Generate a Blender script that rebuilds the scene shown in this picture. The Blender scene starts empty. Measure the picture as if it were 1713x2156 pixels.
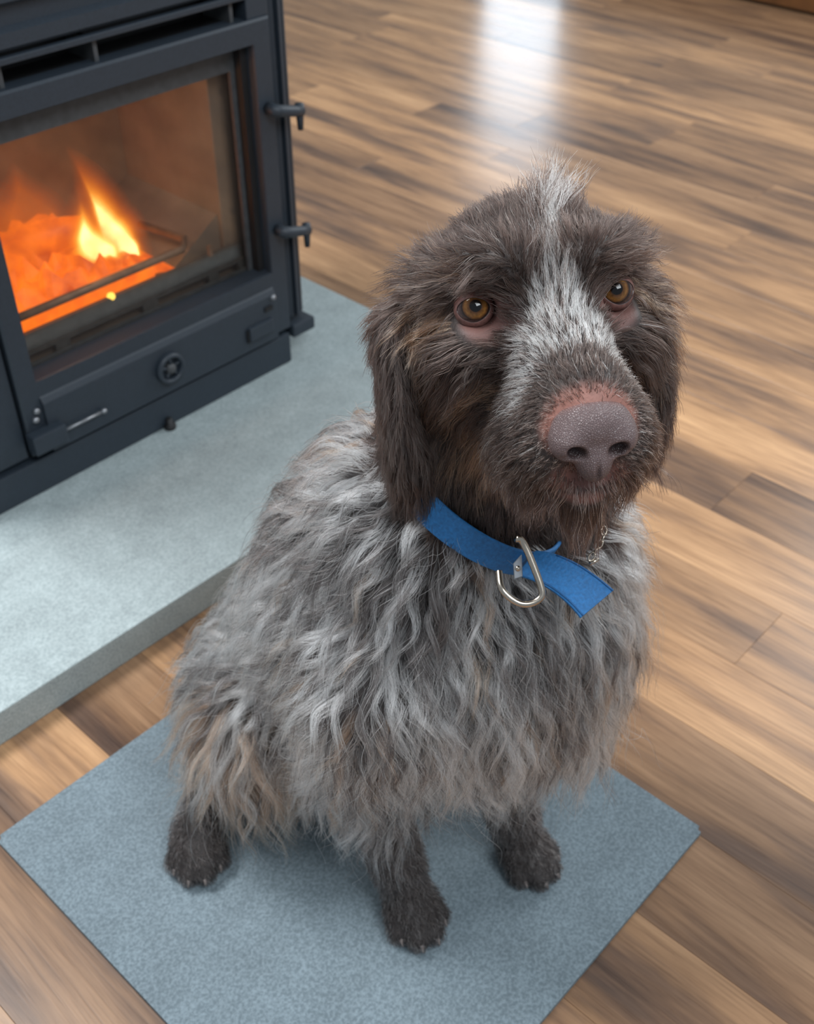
import bpy, bmesh, math, random
import numpy as np
from mathutils import Matrix, Vector

rng = np.random.default_rng(7)
random.seed(7)
SC = bpy.context.scene
COL = SC.collection

# ------------------------------------------------------------------ camera
cam_d = bpy.data.cameras.new('camera')
cam = bpy.data.objects.new('camera', cam_d)
COL.objects.link(cam)
cam_d.sensor_fit = 'HORIZONTAL'
cam_d.sensor_width = 36.0
cam_d.lens = 2372.4 / 1713 * 36.0
cam_d.clip_start = 0.02
right = Vector((0.67799556, -0.73506056, 0.00282811))
up = Vector((0.46656721, 0.43331284, 0.77107394))
back = Vector((-0.5680115, -0.5214652, 0.63673934))
cam.matrix_world = Matrix(((right.x, up.x, back.x, 0), (right.y, up.y, back.y, 0), (right.z, up.z, back.z, 1.0), (0, 0, 0, 1)))
cam_d.dof.use_dof = True
cam_d.dof.focus_distance = 0.72
cam_d.dof.aperture_fstop = 12.5
SC.camera = cam

# ------------------------------------------------------------------ world, lights, exposure
world = bpy.data.worlds.new('room_ambient')
world.use_nodes = True
SC.world = world
wb = world.node_tree.nodes['Background']
wb.inputs[0].default_value = (0.80, 0.90, 1.0, 1)
wb.inputs[1].default_value = 0.40

def area(name, loc, target, sx, sy, power, col):
    d = bpy.data.lights.new(name, 'AREA')
    d.shape = 'RECTANGLE'
    d.size, d.size_y, d.energy, d.color = sx, sy, power, col
    o = bpy.data.objects.new(name, d)
    COL.objects.link(o)
    o.location = loc
    o.rotation_euler = (Vector(target) - Vector(loc)).to_track_quat('-Z', 'Y').to_euler()
    return o

area('front_window_light', (0.15, -1.15, 2.65), (0.5, 0.4, 0.3), 1.3, 1.1, 54, (0.90, 0.96, 1.0))
area('side_window_light', (3.2, 0.35, 1.7), (0.7, 0.6, 0.2), 1.3, 1.2, 38, (0.92, 0.97, 1.0))
area('roof_window_light', (-0.15, 2.0, 2.8), (0.45, 0.75, 0), 1.0, 0.8, 92, (0.95, 0.98, 1.0))
area('low_window_light', (3.40, 2.578, 0.47), (0.0, 2.578, 0.47), 0.335, 0.70, 4.6, (0.74, 0.87, 1.0))

SC.view_settings.view_transform = 'Standard'
SC.view_settings.look = 'None'
SC.view_settings.gamma = 1.0
SC.view_settings.use_curve_mapping = False
SC.view_settings.exposure = 0.0
SC.cycles.max_bounces = 8
SC.cycles.diffuse_bounces = 3
SC.cycles.glossy_bounces = 3
SC.cycles.transmission_bounces = 6
SC.cycles.transparent_max_bounces = 48
SC.cycles.use_denoising = True
SC.cycles.caustics_reflective = False
SC.cycles.caustics_refractive = False
SC.cycles.sample_clamp_indirect = 4.0

# ------------------------------------------------------------------ helpers
def link(o, parent=None):
    COL.objects.link(o)
    if parent is not None:
        o.parent = parent
    return o

def tag(o, label=None, cat=None, group=None, kind=None):
    if label: o['label'] = label
    if cat: o['category'] = cat
    if group: o['group'] = group
    if kind: o['kind'] = kind
    return o

def empty(name, loc=(0, 0, 0)):
    o = bpy.data.objects.new(name, None)
    o.empty_display_size = 0.05
    o.location = loc
    return link(o)

def mesh_obj(name, bm, mat, parent=None, smooth=False, bevel=0):
    if bevel:
        bmesh.ops.bevel(bm, geom=[e for e in bm.edges], offset=bevel, segments=2, affect='EDGES', profile=0.6, clamp_overlap=True)
    bmesh.ops.recalc_face_normals(bm, faces=bm.faces)
    me = bpy.data.meshes.new(name)
    bm.to_mesh(me)
    bm.free()
    if mat: me.materials.append(mat)
    if smooth:
        for p in me.polygons: p.use_smooth = True
    o = bpy.data.objects.new(name, me)
    link(o)
    if parent is not None:
        o.parent = parent
        o.location = -Vector(parent.location)      # meshes are written in world metres
    return o

def box_into(bm, x0, x1, y0, y1, z0, z1):
    vs = [bm.verts.new((x, y, z)) for z in (z0, z1) for x, y in ((x0, y0), (x1, y0), (x1, y1), (x0, y1))]
    for f in ((0, 3, 2, 1), (4, 5, 6, 7), (0, 1, 5, 4), (1, 2, 6, 5), (2, 3, 7, 6), (3, 0, 4, 7)):
        bm.faces.new([vs[i] for i in f])

def box(name, x0, x1, y0, y1, z0, z1, mat, parent=None, bevel=0.002):
    bm = bmesh.new()
    box_into(bm, x0, x1, y0, y1, z0, z1)
    return mesh_obj(name, bm, mat, parent, bevel=bevel)

def prism(name, prof, axis, a, b, mat, parent=None, bevel=0.0):
    """extrude a closed profile along X ('x': prof = (y,z)) or Z ('z': prof = (x,y)) or Y ('y': prof = (x,z))"""
    bm = bmesh.new()
    def P(p, t):
        return {'x': (t, p[0], p[1]), 'y': (p[0], t, p[1]), 'z': (p[0], p[1], t)}[axis]
    v0 = [bm.verts.new(P(p, a)) for p in prof]
    v1 = [bm.verts.new(P(p, b)) for p in prof]
    n = len(prof)
    bm.faces.new(v0[::-1]); bm.faces.new(v1)
    for i in range(n):
        bm.faces.new((v0[i], v0[(i + 1) % n], v1[(i + 1) % n], v1[i]))
    return mesh_obj(name, bm, mat, parent, bevel=bevel)

def tube_into(bm, pts, rad, segs=12, closed=False, caps=True):
    pts = [Vector(p) for p in pts]
    n = len(pts)
    rads = rad if isinstance(rad, (list, tuple)) else [rad] * n
    rings = []
    prev = None
    for i, p in enumerate(pts):
        a = pts[(i - 1) % n] if (closed or i > 0) else p
        b = pts[(i + 1) % n] if (closed or i < n - 1) else p
        t = (b - a).normalized()
        if prev is None:
            s = t.orthogonal().normalized()
        else:
            s = (prev - t * prev.dot(t)).normalized()
        prev = s
        q = t.cross(s)
        rings.append([bm.verts.new(p + (s * math.cos(k * 2 * math.pi / segs) + q * math.sin(k * 2 * math.pi / segs)) * rads[i]) for k in range(segs)])
    for i in range(n if closed else n - 1):
        A, B = rings[i], rings[(i + 1) % n]
        off = 0
        if closed and i == n - 1:      # match twist
            off = min(range(segs), key=lambda o_: (A[0].co - B[o_ % segs].co).length)
        for k in range(segs):
            bm.faces.new((A[k], A[(k + 1) % segs], B[(k + 1 + off) % segs], B[(k + off) % segs]))
    if caps and not closed:
        bm.faces.new(rings[0][::-1]); bm.faces.new(rings[-1])

def tube(name, pts, rad, mat, parent=None, segs=12, closed=False):
    bm = bmesh.new()
    tube_into(bm, pts, rad, segs, closed)
    return mesh_obj(name, bm, mat, parent, smooth=True)

def lathe(name, prof, origin, axis, mat, parent=None, segs=32):
    """prof = (radius, height along axis)"""
    ax = Vector(axis).normalized()
    s = ax.orthogonal().normalized(); q = ax.cross(s)
    bm = bmesh.new()
    rings = []
    for r, h in prof:
        c = Vector(origin) + ax * h
        if r < 1e-6:
            rings.append([bm.verts.new(c)])
        else:
            rings.append([bm.verts.new(c + (s * math.cos(k * 2 * math.pi / segs) + q * math.sin(k * 2 * math.pi / segs)) * r) for k in range(segs)])
    for A, B in zip(rings, rings[1:]):
        for k in range(segs):
            a = [A[0]] if len(A) == 1 else [A[k], A[(k + 1) % segs]]
            b = [B[0]] if len(B) == 1 else [B[(k + 1) % segs], B[k]]
            if len(a) + len(b) > 2: bm.faces.new(a + b)
    return mesh_obj(name, bm, mat, parent, smooth=True)

# ------------------------------------------------------------------ materials
def new_mat(name):
    m = bpy.data.materials.new(name)
    m.use_nodes = True
    nt = m.node_tree
    return m, nt, nt.nodes['Principled BSDF']

def N(nt, kind, **kw):
    n = nt.nodes.new(kind)
    for k, v in kw.items():
        if k.startswith('i_'):
            n.inputs[k[2:].replace('_', ' ')].default_value = v
        else:
            setattr(n, k, v)
    return n

def ramp(nt, fac, stops):
    r = nt.nodes.new('ShaderNodeValToRGB')
    el = r.color_ramp.elements
    while len(el) < len(stops): el.new(0.5)
    for e, (p, c) in zip(el, stops):
        e.position = p
        e.color = (*c, 1) if len(c) == 3 else c
    nt.links.new(fac, r.inputs[0])
    return r.outputs[0]

def plain(name, col, rough=0.5, metal=0.0, noise=0.0, scale=60, bump=0.0):
    m, nt, b = new_mat(name)
    b.inputs['Base Color'].default_value = (*col, 1)
    b.inputs['Roughness'].default_value = rough
    b.inputs['Metallic'].default_value = metal
    if noise or bump:
        tc = N(nt, 'ShaderNodeTexCoord')
        nz = N(nt, 'ShaderNodeTexNoise', i_Scale=scale, i_Detail=5.0)
        nt.links.new(tc.outputs['Object'], nz.inputs['Vector'])
        if noise:
            lo = tuple(max(0, c * (1 - noise)) for c in col); hi = tuple(c * (1 + noise) for c in col)
            nt.links.new(ramp(nt, nz.outputs['Fac'], [(0.3, lo), (0.7, hi)]), b.inputs['Base Color'])
        if bump:
            bp = N(nt, 'ShaderNodeBump', i_Strength=bump, i_Distance=0.001)
            nt.links.new(nz.outputs['Fac'], bp.inputs['Height'])
            nt.links.new(bp.outputs['Normal'], b.inputs['Normal'])
    return m

def wood_floor_mat():
    m, nt, b = new_mat('walnut_laminate')
    L = nt.links.new
    tc = N(nt, 'ShaderNodeTexCoord'); oi = N(nt, 'ShaderNodeObjectInfo')
    off = N(nt, 'ShaderNodeVectorMath', operation='SCALE')
    comb = N(nt, 'ShaderNodeCombineXYZ')
    L(oi.outputs['Random'], comb.inputs[0]); L(oi.outputs['Random'], comb.inputs[1]); L(oi.outputs['Random'], comb.inputs[2])
    L(comb.outputs[0], off.inputs[0]); off.inputs['Scale'].default_value = 37.0
    add = N(nt, 'ShaderNodeVectorMath', operation='ADD')
    L(tc.outputs['Object'], add.inputs[0]); L(off.outputs[0], add.inputs[1])
    mp = N(nt, 'ShaderNodeMapping'); mp.inputs['Scale'].default_value = (1.0, 0.11, 1.0)
    L(add.outputs[0], mp.inputs['Vector'])
    warp = N(nt, 'ShaderNodeTexNoise', i_Scale=7.0, i_Detail=2.0)
    L(mp.outputs[0], warp.inputs['Vector'])
    wv = N(nt, 'ShaderNodeVectorMath', operation='MULTIPLY_ADD')
    L(warp.outputs['Color'], wv.inputs[0]); wv.inputs[1].default_value = (0.07, 0.02, 0.0); L(mp.outputs[0], wv.inputs[2])
    big = N(nt, 'ShaderNodeTexNoise', i_Scale=17.0, i_Detail=5.0, i_Roughness=0.6)
    L(wv.outputs[0], big.inputs['Vector'])
    fine = N(nt, 'ShaderNodeTexNoise', i_Scale=230.0, i_Detail=5.0, i_Roughness=0.65)
    mp2 = N(nt, 'ShaderNodeMapping'); mp2.inputs['Scale'].default_value = (1.0, 0.35, 1.0)
    L(wv.outputs[0], mp2.inputs['Vector']); L(mp2.outputs[0], fine.inputs['Vector'])
    c1 = ramp(nt, big.outputs['Fac'], [(0.27, (0.085, 0.058, 0.048)), (0.40, (0.19, 0.113, 0.073)), (0.53, (0.345, 0.198, 0.108)), (0.72, (0.49, 0.295, 0.165))])
    c2 = ramp(nt, fine.outputs['Fac'], [(0.3, (0.68, 0.66, 0.66)), (0.62, (1.12, 1.12, 1.1))])
    mul = N(nt, 'ShaderNodeMix', data_type='RGBA', blend_type='MULTIPLY'); mul.inputs[0].default_value = 0.85
    L(c1, mul.inputs[6]); L(c2, mul.inputs[7])
    tone = ramp(nt, oi.outputs['Random'], [(0.0, (0.58, 0.57, 0.60)), (0.35, (0.90, 0.89, 0.88)), (0.7, (1.06, 1.04, 1.0)), (1.0, (1.34, 1.32, 1.24))])
    mul2 = N(nt, 'ShaderNodeMix', data_type='RGBA', blend_type='MULTIPLY'); mul2.inputs[0].default_value = 1.0
    L(mul.outputs[2], mul2.inputs[6]); L(tone, mul2.inputs[7])
    L(mul2.outputs[2], b.inputs['Base Color'])
    rr = N(nt, 'ShaderNodeMapRange'); rr.inputs[3].default_value = 0.22; rr.inputs[4].default_value = 0.36
    L(fine.outputs['Fac'], rr.inputs[0]); L(rr.outputs[0], b.inputs['Roughness'])
    b.inputs['Specular IOR Level'].default_value = 0.33
    bp = N(nt, 'ShaderNodeBump', i_Strength=0.12, i_Distance=0.0006)
    L(fine.outputs['Fac'], bp.inputs['Height']); L(bp.outputs['Normal'], b.inputs['Normal'])
    return m

def speckle_mat(name, lo, hi, scale):
    m, nt, b = new_mat(name)
    L = nt.links.new
    tc = N(nt, 'ShaderNodeTexCoord')
    n1 = N(nt, 'ShaderNodeTexNoise', i_Scale=scale, i_Detail=3.0, i_Roughness=0.6)
    n2 = N(nt, 'ShaderNodeTexNoise', i_Scale=scale * 0.07, i_Detail=3.0)
    L(tc.outputs['Object'], n1.inputs['Vector']); L(tc.outputs['Object'], n2.inputs['Vector'])
    c = ramp(nt, n1.outputs['Fac'], [(0.36, lo), (0.66, hi)])
    c2 = ramp(nt, n2.outputs['Fac'], [(0.3, (0.9, 0.9, 0.9)), (0.7, (1.07, 1.07, 1.07))])
    mul = N(nt, 'ShaderNodeMix', data_type='RGBA', blend_type='MULTIPLY'); mul.inputs[0].default_value = 1.0
    L(c, mul.inputs[6]); L(c2, mul.inputs[7]); L(mul.outputs[2], b.inputs['Base Color'])
    b.inputs['Roughness'].default_value = 0.75
    bp = N(nt, 'ShaderNodeBump', i_Strength=0.3, i_Distance=0.0008)
    L(n1.outputs['Fac'], bp.inputs['Height']); L(bp.outputs['Normal'], b.inputs['Normal'])
    return m

M = {}
M['floor'] = wood_floor_mat()
M['sub'] = plain('dark_joint', (0.03, 0.018, 0.012), 0.8)
M['skirting'] = plain('skirting_wood', (0.16, 0.065, 0.02), 0.35, noise=0.3, scale=9)
M['wall'] = plain('wall_paint', (0.62, 0.61, 0.58), 0.85, noise=0.04, scale=3)
M['white'] = plain('white_frame', (0.75, 0.75, 0.74), 0.4, noise=0.03)
M['mat'] = speckle_mat('speckled_grey_board', (0.112, 0.148, 0.170), (0.198, 0.252, 0.284), 320)
M['hearth'] = speckle_mat('speckled_grey_stone', (0.27, 0.32, 0.325), (0.40, 0.46, 0.465), 330)
M['iron'] = plain('charcoal_stove_paint', (0.023, 0.032, 0.044), 0.5, noise=0.12, scale=300, bump=0.12)
M['iron_dark'] = plain('black_iron_and_gap_shade', (0.008, 0.008, 0.009), 0.6, noise=0.2)  # near-black iron, also painted into gaps, recesses and vents as their shade
M['iron_grey'] = plain('inner_grey_iron', (0.055, 0.058, 0.062), 0.5, noise=0.2, scale=90)
M['steel'] = plain('dull_steel', (0.30, 0.31, 0.33), 0.38, 0.8, noise=0.15)
M['brick'] = plain('firebrick', (0.185, 0.145, 0.122), 0.9, noise=0.22, scale=14, bump=0.3)
M['bar'] = plain('heated_bar', (0.20, 0.14, 0.11), 0.45, 0.3, noise=0.25, scale=60)

def glow(name, col, strength, scale=30.0, col2=None):
    m, nt, b = new_mat(name)
    L = nt.links.new
    tc = N(nt, 'ShaderNodeTexCoord')
    nz = N(nt, 'ShaderNodeTexNoise', i_Scale=scale, i_Detail=4.0)
    L(tc.outputs['Object'], nz.inputs['Vector'])
    c = ramp(nt, nz.outputs['Fac'], [(0.32, col2 or tuple(x * 0.35 for x in col)), (0.62, col)])
    b.inputs['Base Color'].default_value = (0.02, 0.01, 0.005, 1)
    L(c, b.inputs['Emission Color']); b.inputs['Emission Strength'].default_value = strength
    return m

def flame_mat(name, col, strength, alpha):
    m, nt, b = new_mat(name)
    nt.nodes.remove(b)
    L = nt.links.new
    out = nt.nodes['Material Output']
    em = N(nt, 'ShaderNodeEmission'); em.inputs[0].default_value = (*col, 1); em.inputs[1].default_value = strength
    tr = N(nt, 'ShaderNodeBsdfTransparent')
    mx = N(nt, 'ShaderNodeMixShader')
    tc = N(nt, 'ShaderNodeTexCoord')
    nz = N(nt, 'ShaderNodeTexNoise', i_Scale=32.0, i_Detail=3.0)
    L(tc.outputs['Object'], nz.inputs['Vector'])
    mr = N(nt, 'ShaderNodeMapRange'); mr.inputs[1].default_value = 0.25; mr.inputs[2].default_value = 0.75
    mr.inputs[3].default_value = alpha * 0.45; mr.inputs[4].default_value = min(1.0, alpha * 1.4)
    L(nz.outputs['Fac'], mr.inputs[0]); L(mr.outputs[0], mx.inputs[0])
    L(tr.outputs[0], mx.inputs[1]); L(em.outputs[0], mx.inputs[2]); L(mx.outputs[0], out.inputs['Surface'])
    return m

def glass_mat(name):
    m, nt, b = new_mat(name)
    nt.nodes.remove(b)
    L = nt.links.new
    out = nt.nodes['Material Output']
    tr = N(nt, 'ShaderNodeBsdfTransparent'); tr.inputs[0].default_value = (0.95, 0.92, 0.88, 1)
    gl = N(nt, 'ShaderNodeBsdfGlossy', i_Roughness=0.06)
    mx = N(nt, 'ShaderNodeMixShader')
    mx.inputs[0].default_value = 0.045; L(tr.outputs[0], mx.inputs[1]); L(gl.outputs[0], mx.inputs[2])
    # thin smoke film on the pane
    df = N(nt, 'ShaderNodeBsdfDiffuse'); df.inputs[0].default_value = (0.16, 0.13, 0.12, 1)
    tc = N(nt, 'ShaderNodeTexCoord'); nz = N(nt, 'ShaderNodeTexNoise', i_Scale=9.0, i_Detail=5.0)
    L(tc.outputs['Object'], nz.inputs['Vector'])
    mr = N(nt, 'ShaderNodeMapRange'); mr.inputs[3].default_value = 0.01; mr.inputs[4].default_value = 0.10
    L(nz.outputs['Fac'], mr.inputs[0])
    mx2 = N(nt, 'ShaderNodeMixShader')
    L(mr.outputs[0], mx2.inputs[0]); L(mx.outputs[0], mx2.inputs[1]); L(df.outputs[0], mx2.inputs[2])
    L(mx2.outputs[0], out.inputs['Surface'])
    return m
M['glass'] = glass_mat('smoky_glass')

# ------------------------------------------------------------------ the room
FX0, FX1, FY0, FY1 = -0.35, 3.45, -0.45, 4.6
floor = box('floor', FX0 - 0.02, FX1 + 0.15, FY0, FY1, -0.06, -0.0125, M['sub'], bevel=0)
tag(floor, kind='structure')
PW = 0.118
plank_meshes = {}
def plank_mesh(length):
    if length not in plank_meshes:
        bm = bmesh.new()
        g, c = 0.00012, 0.0003
        w, l = PW / 2 - g, length / 2 - g
        v = []
        for z, s in ((-0.0124, 0), (-c, 0), (0.0, c)):
            v.append([bm.verts.new((sx * (w - s), sy * (l - s), z)) for sx, sy in ((-1, -1), (1, -1), (1, 1), (-1, 1))])
        for a, b2 in zip(v, v[1:]):
            for k in range(4): bm.faces.new((a[k], a[(k + 1) % 4], b2[(k + 1) % 4], b2[k]))
        bm.faces.new(v[-1]); bm.faces.new(v[0][::-1])
        bmesh.ops.recalc_face_normals(bm, faces=bm.faces)
        me = bpy.data.meshes.new('plank'); bm.to_mesh(me); bm.free()
        me.materials.append(M['floor'])
        plank_meshes[length] = me
    return plank_meshes[length]
ncol = int((FX1 - FX0) / PW) + 1
for i in range(ncol):
    y = FY0 - random.random() * 0.7
    while y < FY1:
        ln = random.choice((0.62, 0.86, 1.05, 1.24))
        if y + ln > FY0 + 0.02:
            o = link(bpy.data.objects.new('plank', plank_mesh(ln)), floor)
            o.location = (FX0 + (i + 0.5) * PW, y + ln / 2, 0)
        y += ln

WX = 3.47
W0, W1, WZ0, WZ1 = 2.41, 2.745, 0.10, 0.84      # low window
bm = bmesh.new()
box_into(bm, WX, WX + 0.12, FY0, W0 - 0.05, 0, 2.3)
box_into(bm, WX, WX + 0.12, W1 + 0.05, FY1, 0, 2.3)
box_into(bm, WX, WX + 0.12, W0 - 0.05, W1 + 0.05, WZ1 + 0.05, 2.3)
tag(mesh_obj('wall_right', bm, M['wall']), kind='structure')
tag(box('wall_back', FX0, WX + 0.12, FY1, FY1 + 0.1, 0, 2.3, M['wall'], bevel=0), kind='structure')
bm = bmesh.new()
box_into(bm, 3.425, WX, FY0, W0 - 0.05, 0.012, 0.13)
box_into(bm, 3.425, WX, W1 + 0.05, FY1, 0.012, 0.13)
tag(mesh_obj('baseboard_right', bm, M['skirting']), kind='structure')
dr = tag(empty('window_1', (WX, 2.578, 0)), kind='structure')
bm = bmesh.new()
box_into(bm, WX - 0.01, WX + 0.08, W0 - 0.05, W0, 0, WZ1 + 0.05); box_into(bm, WX - 0.01, WX + 0.08, W1, W1 + 0.05, 0, WZ1 + 0.05)
box_into(bm, WX - 0.01, WX + 0.08, W0, W1, 0, WZ0); box_into(bm, WX - 0.01, WX + 0.08, W0, W1, WZ1, WZ1 + 0.05)
mesh_obj('window_frame', bm, M['white'], dr)
box('pane', WX + 0.03, WX + 0.036, W0, W1, WZ0, WZ1, M['glass'], dr, bevel=0)

# ------------------------------------------------------------------ hearth slab and mat
h = box('hearth_slab', -0.15, 1.207, 0.873, 1.95, 0.0, 0.047, M['hearth'], bevel=0.0022)
tag(h, 'thick pale grey speckled stone hearth slab under the wood stove', 'hearth')
bm = bmesh.new()
box_into(bm, 0.2135, 0.7165, 0.240, 0.7665, 0.0004, 0.0070)
vert = [e for e in bm.edges if abs(e.verts[0].co.z - e.verts[1].co.z) > 0.001]
bmesh.ops.bevel(bm, geom=vert, offset=0.005, segments=3, affect='EDGES')
mt = mesh_obj('floor_mat', bm, M['mat'], bevel=0.0008)
tag(mt, 'thin square blue-grey speckled floor mat the dog sits on', 'mat')

# ------------------------------------------------------------------ wood stove
SX0, SX1 = 0.440, 1.046
YF = 1.172          # plane of the door front
st = empty('wood_stove', (0.77, 1.38, 0.047))
tag(st, 'charcoal grey cast iron wood stove with a glass door, fire burning inside', 'stove')
bm = bmesh.new()     # shell: floor, roof, back, side cheeks
box_into(bm, SX0, SX1 - 0.03, 1.20, 1.56, 0.098, 0.185)
box_into(bm, SX0, SX1 - 0.03, 1.20, 1.56, 0.615, 0.70)
box_into(bm, 0.52, 1.0, 1.182, 1.26, 0.553, 0.5645)  # plate added to stop firelight leaking up into the vents
box_into(bm, SX0, SX1 - 0.03, 1.50, 1.56, 0.185, 0.615)
box_into(bm, SX0, 0.545, 1.20, 1.50, 0.185, 0.615)
box_into(bm, 1.0, SX1 - 0.03, 1.20, 1.50, 0.185, 0.615)
mesh_obj('body', bm, M['iron'], st)
box('plinth', SX0 + 0.005, 1.003, 1.169, 1.54, 0.047, 0.0985, M['iron'], st, bevel=0.003)
box('base_moulding', 1.008, 1.054, 1.166, 1.57, 0.0865, 0.1075, M['iron'], st, bevel=0.004)
box('gap_shade_strip', SX0 + 0.004, 1.006, 1.186, 1.20, 0.0985, 0.112, M['iron_dark'], st, bevel=0)  # set-back dark strip, painted as the shade between panel and plinth
# fluted rail on the right-hand corner
prof = [(1.012, 1.195), (1.014, 1.182), (1.021, 1.178), (1.0225, 1.186), (1.026, 1.186), (1.0275, 1.176), (1.0345, 1.177), (1.036, 1.187), (1.039, 1.188), (1.040, 1.181), (1.047, 1.186), (1.050, 1.20), (1.050, 1.57), (1.012, 1.57)]
prism('corner_rail', prof, 'z', 0.116, 0.72, M['iron'], st)
prism('corner_rail', [(0.883 + 0.0 - p[0] + 0.602, p[1]) for p in prof][::-1], 'z', 0.116, 0.72, M['iron'], st)
# top edge: stepped lintel
prism('lintel', [(1.176, 0.605), (1.172, 0.609), (1.172, 0.624), (1.180, 0.629), (1.180, 0.648), (1.165, 0.656), (1.165, 0.672), (1.24, 0.672), (1.24, 0.605)], 'x', 0.50, 1.008, M['iron'], st)
box('top_plate', SX0 - 0.012, 1.058, 1.155, 1.58, 0.70, 0.722, M['iron'], st, bevel=0.004)
# air vent grille under the lintel
box('vent_bar', 0.50, 0.972, 1.171, 1.180, 0.5925, 0.6000, M['iron'], st, bevel=0.0015)
box('vent_end_block', 0.972, 1.008, 1.173, 1.20, 0.566, 0.606, M['iron'], st, bevel=0.002)
for x in (0.62, 0.745, 0.95):
    box('vent_divider', x, x + 0.006, 1.18, 1.235, 0.566, 0.593, M['iron_grey'], st, bevel=0.001)
box('vent_floor_shade', 0.50, 0.972, 1.181, 1.236, 0.5648, 0.5662, M['iron_dark'], st, bevel=0)  # dark sheet that paints deeper shade into the vent slots
box('vent_back', 0.50, 0.972, 1.235, 1.245, 0.56, 0.606, M['iron_dark'], st, bevel=0)
box('vent_deflector', 0.51, 0.63, 1.19, 1.235, 0.567, 0.570, M['bar'], st, bevel=0)
# door frame (one casting with an opening)
DX0, DX1, DZ0, DZ1 = 0.545, 1.006, 0.1065, 0.567
OX0, OX1, OZ0, OZ1 = 0.573, 0.975, 0.212, 0.5365
bm = bmesh.new()
def frame_verts(y, e=0.0, ie=0.0):
    return ([bm.verts.new(p) for p in ((DX0 + e, y, DZ0 + e), (DX1 - e, y, DZ0 + e), (DX1 - e, y, DZ1 - e), (DX0 + e, y, DZ1 - e))],
            [bm.verts.new(p) for p in ((OX0 - ie, y, OZ0 - ie), (OX1 + ie, y, OZ0 - ie), (OX1 + ie, y, OZ1 + ie), (OX0 - ie, y, OZ1 + ie))])
a0, a1 = frame_verts(YF - 0.004, 0.003, 0.0010)
b0, b1 = frame_verts(YF - 0.001, 0.0, 0.0)
c0, c1 = frame_verts(YF + 0.022)
for k in range(4):
    j = (k + 1) % 4
    bm.faces.new((a0[k], a0[j], a1[j], a1[k])); bm.faces.new((c0[j], c0[k], c1[k], c1[j]))
    for p, q in ((a0, b0), (b0, c0)): bm.faces.new((p[j], p[k], q[k], q[j]))
    for p, q in ((a1, b1), (b1, c1)): bm.faces.new((p[k], p[j], q[j], q[k]))
mesh_obj('door_frame', bm, M['iron'], st)
# the ash lip: vertical lower panel with a sloping top edge
prism('lower_panel', [(YF - 0.010, 0.106), (YF - 0.010, 0.180), (YF - 0.006, 0.187), (YF + 0.016, 0.2115), (YF + 0.03, 0.2115), (YF + 0.03, 0.106)], 'x', 0.572, 0.974, M['iron'], st, bevel=0.001)
box('side_panel', SX0 + 0.056, 0.541, 1.175, 1.20, 0.105, 0.60, M['iron'], st, bevel=0.002)
# inner door surround, gasket and glass
bm = bmesh.new()
box_into(bm, OX0, OX1, YF + 0.026, YF + 0.032, 0.501, 0.56)
box_into(bm, 0.957, 0.985, YF + 0.026, YF + 0.032, 0.19, 0.501)
box_into(bm, 0.55, 0.577, YF + 0.026, YF + 0.032, 0.19, 0.501)
mesh_obj('inner_frame', bm, M['iron_grey'], st)
bm = bmesh.new()
box_into(bm, 0.9645, 0.975, YF + 0.012, YF + 0.026, OZ0, OZ1)
box_into(bm, OX0, 0.965, YF + 0.0215, YF + 0.0255, 0.527, OZ1)
mesh_obj('gasket', bm, M['iron_dark'], st)
box('glass_pane', 0.553, 0.968, YF + 0.0335, YF + 0.0375, 0.19, 0.53, M['glass'], st, bevel=0)
# bottom of the opening: slotted air plate, sloped plate, retaining bar
bm = bmesh.new()
box_into(bm, OX0, 0.964, YF + 0.034, YF + 0.040, 0.196, 0.2125)
xs = [0.574, 0.634, 0.656, 0.776, 0.802, 0.894, 0.912, 0.950]
box_into(bm, OX0, 0.964, YF + 0.040, YF + 0.044, 0.2225, 0.227)
for a, b2 in zip([OX0 - .001] + xs[1::2], xs[0::2] + [0.964]):
    box_into(bm, a, b2, YF + 0.040, YF + 0.046, 0.2125, 0.2225)
mesh_obj('air_slot_plate', bm, M['iron_grey'], st)
prism('sloped_plate', [(YF + 0.046, 0.224), (YF + 0.050, 0.247), (YF + 0.056, 0.247), (YF + 0.056, 0.224)], 'x', OX0, 0.966, M['iron_grey'], st)
tube('retaining_bar', [(0.570, YF + 0.05, 0.2735), (0.80, YF + 0.05, 0.2735), (0.862, YF + 0.052, 0.272), (0.884, YF + 0.075, 0.272), (0.87, YF + 0.16, 0.272)], 0.0058, M['bar'], st, segs=10)
box('bar_support', 0.564, 0.572, YF + 0.045, YF + 0.055, 0.245, 0.28, M['bar'], st, bevel=0.001)
box('bar_support', 0.905, 0.911, YF + 0.047, YF + 0.053, 0.245, 0.262, M['bar'], st, bevel=0.001)
# fireproof lining
for nm, a in (('brick_lining', (0.552, 0.985, 1.46, 1.495, 0.19, 0.61)), ('brick_lining', (0.945, 0.985, 1.235, 1.46, 0.19, 0.61)), ('brick_lining', (0.548, 0.566, 1.235, 1.46, 0.19, 0.61)),
              ('brick_floor', (0.56, 0.95, 1.23, 1.46, 0.19, 0.236)), ('baffle_plate', (0.56, 0.95, 1.262, 1.46, 0.565, 0.61))):
    box(nm, *a, M['brick'], st, bevel=0.002)
prism('brick_ledge', [(0.86, 0.236), (0.945, 0.236), (0.945, 0.29)], 'y', 1.245, 1.46, M['brick'], st)
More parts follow.
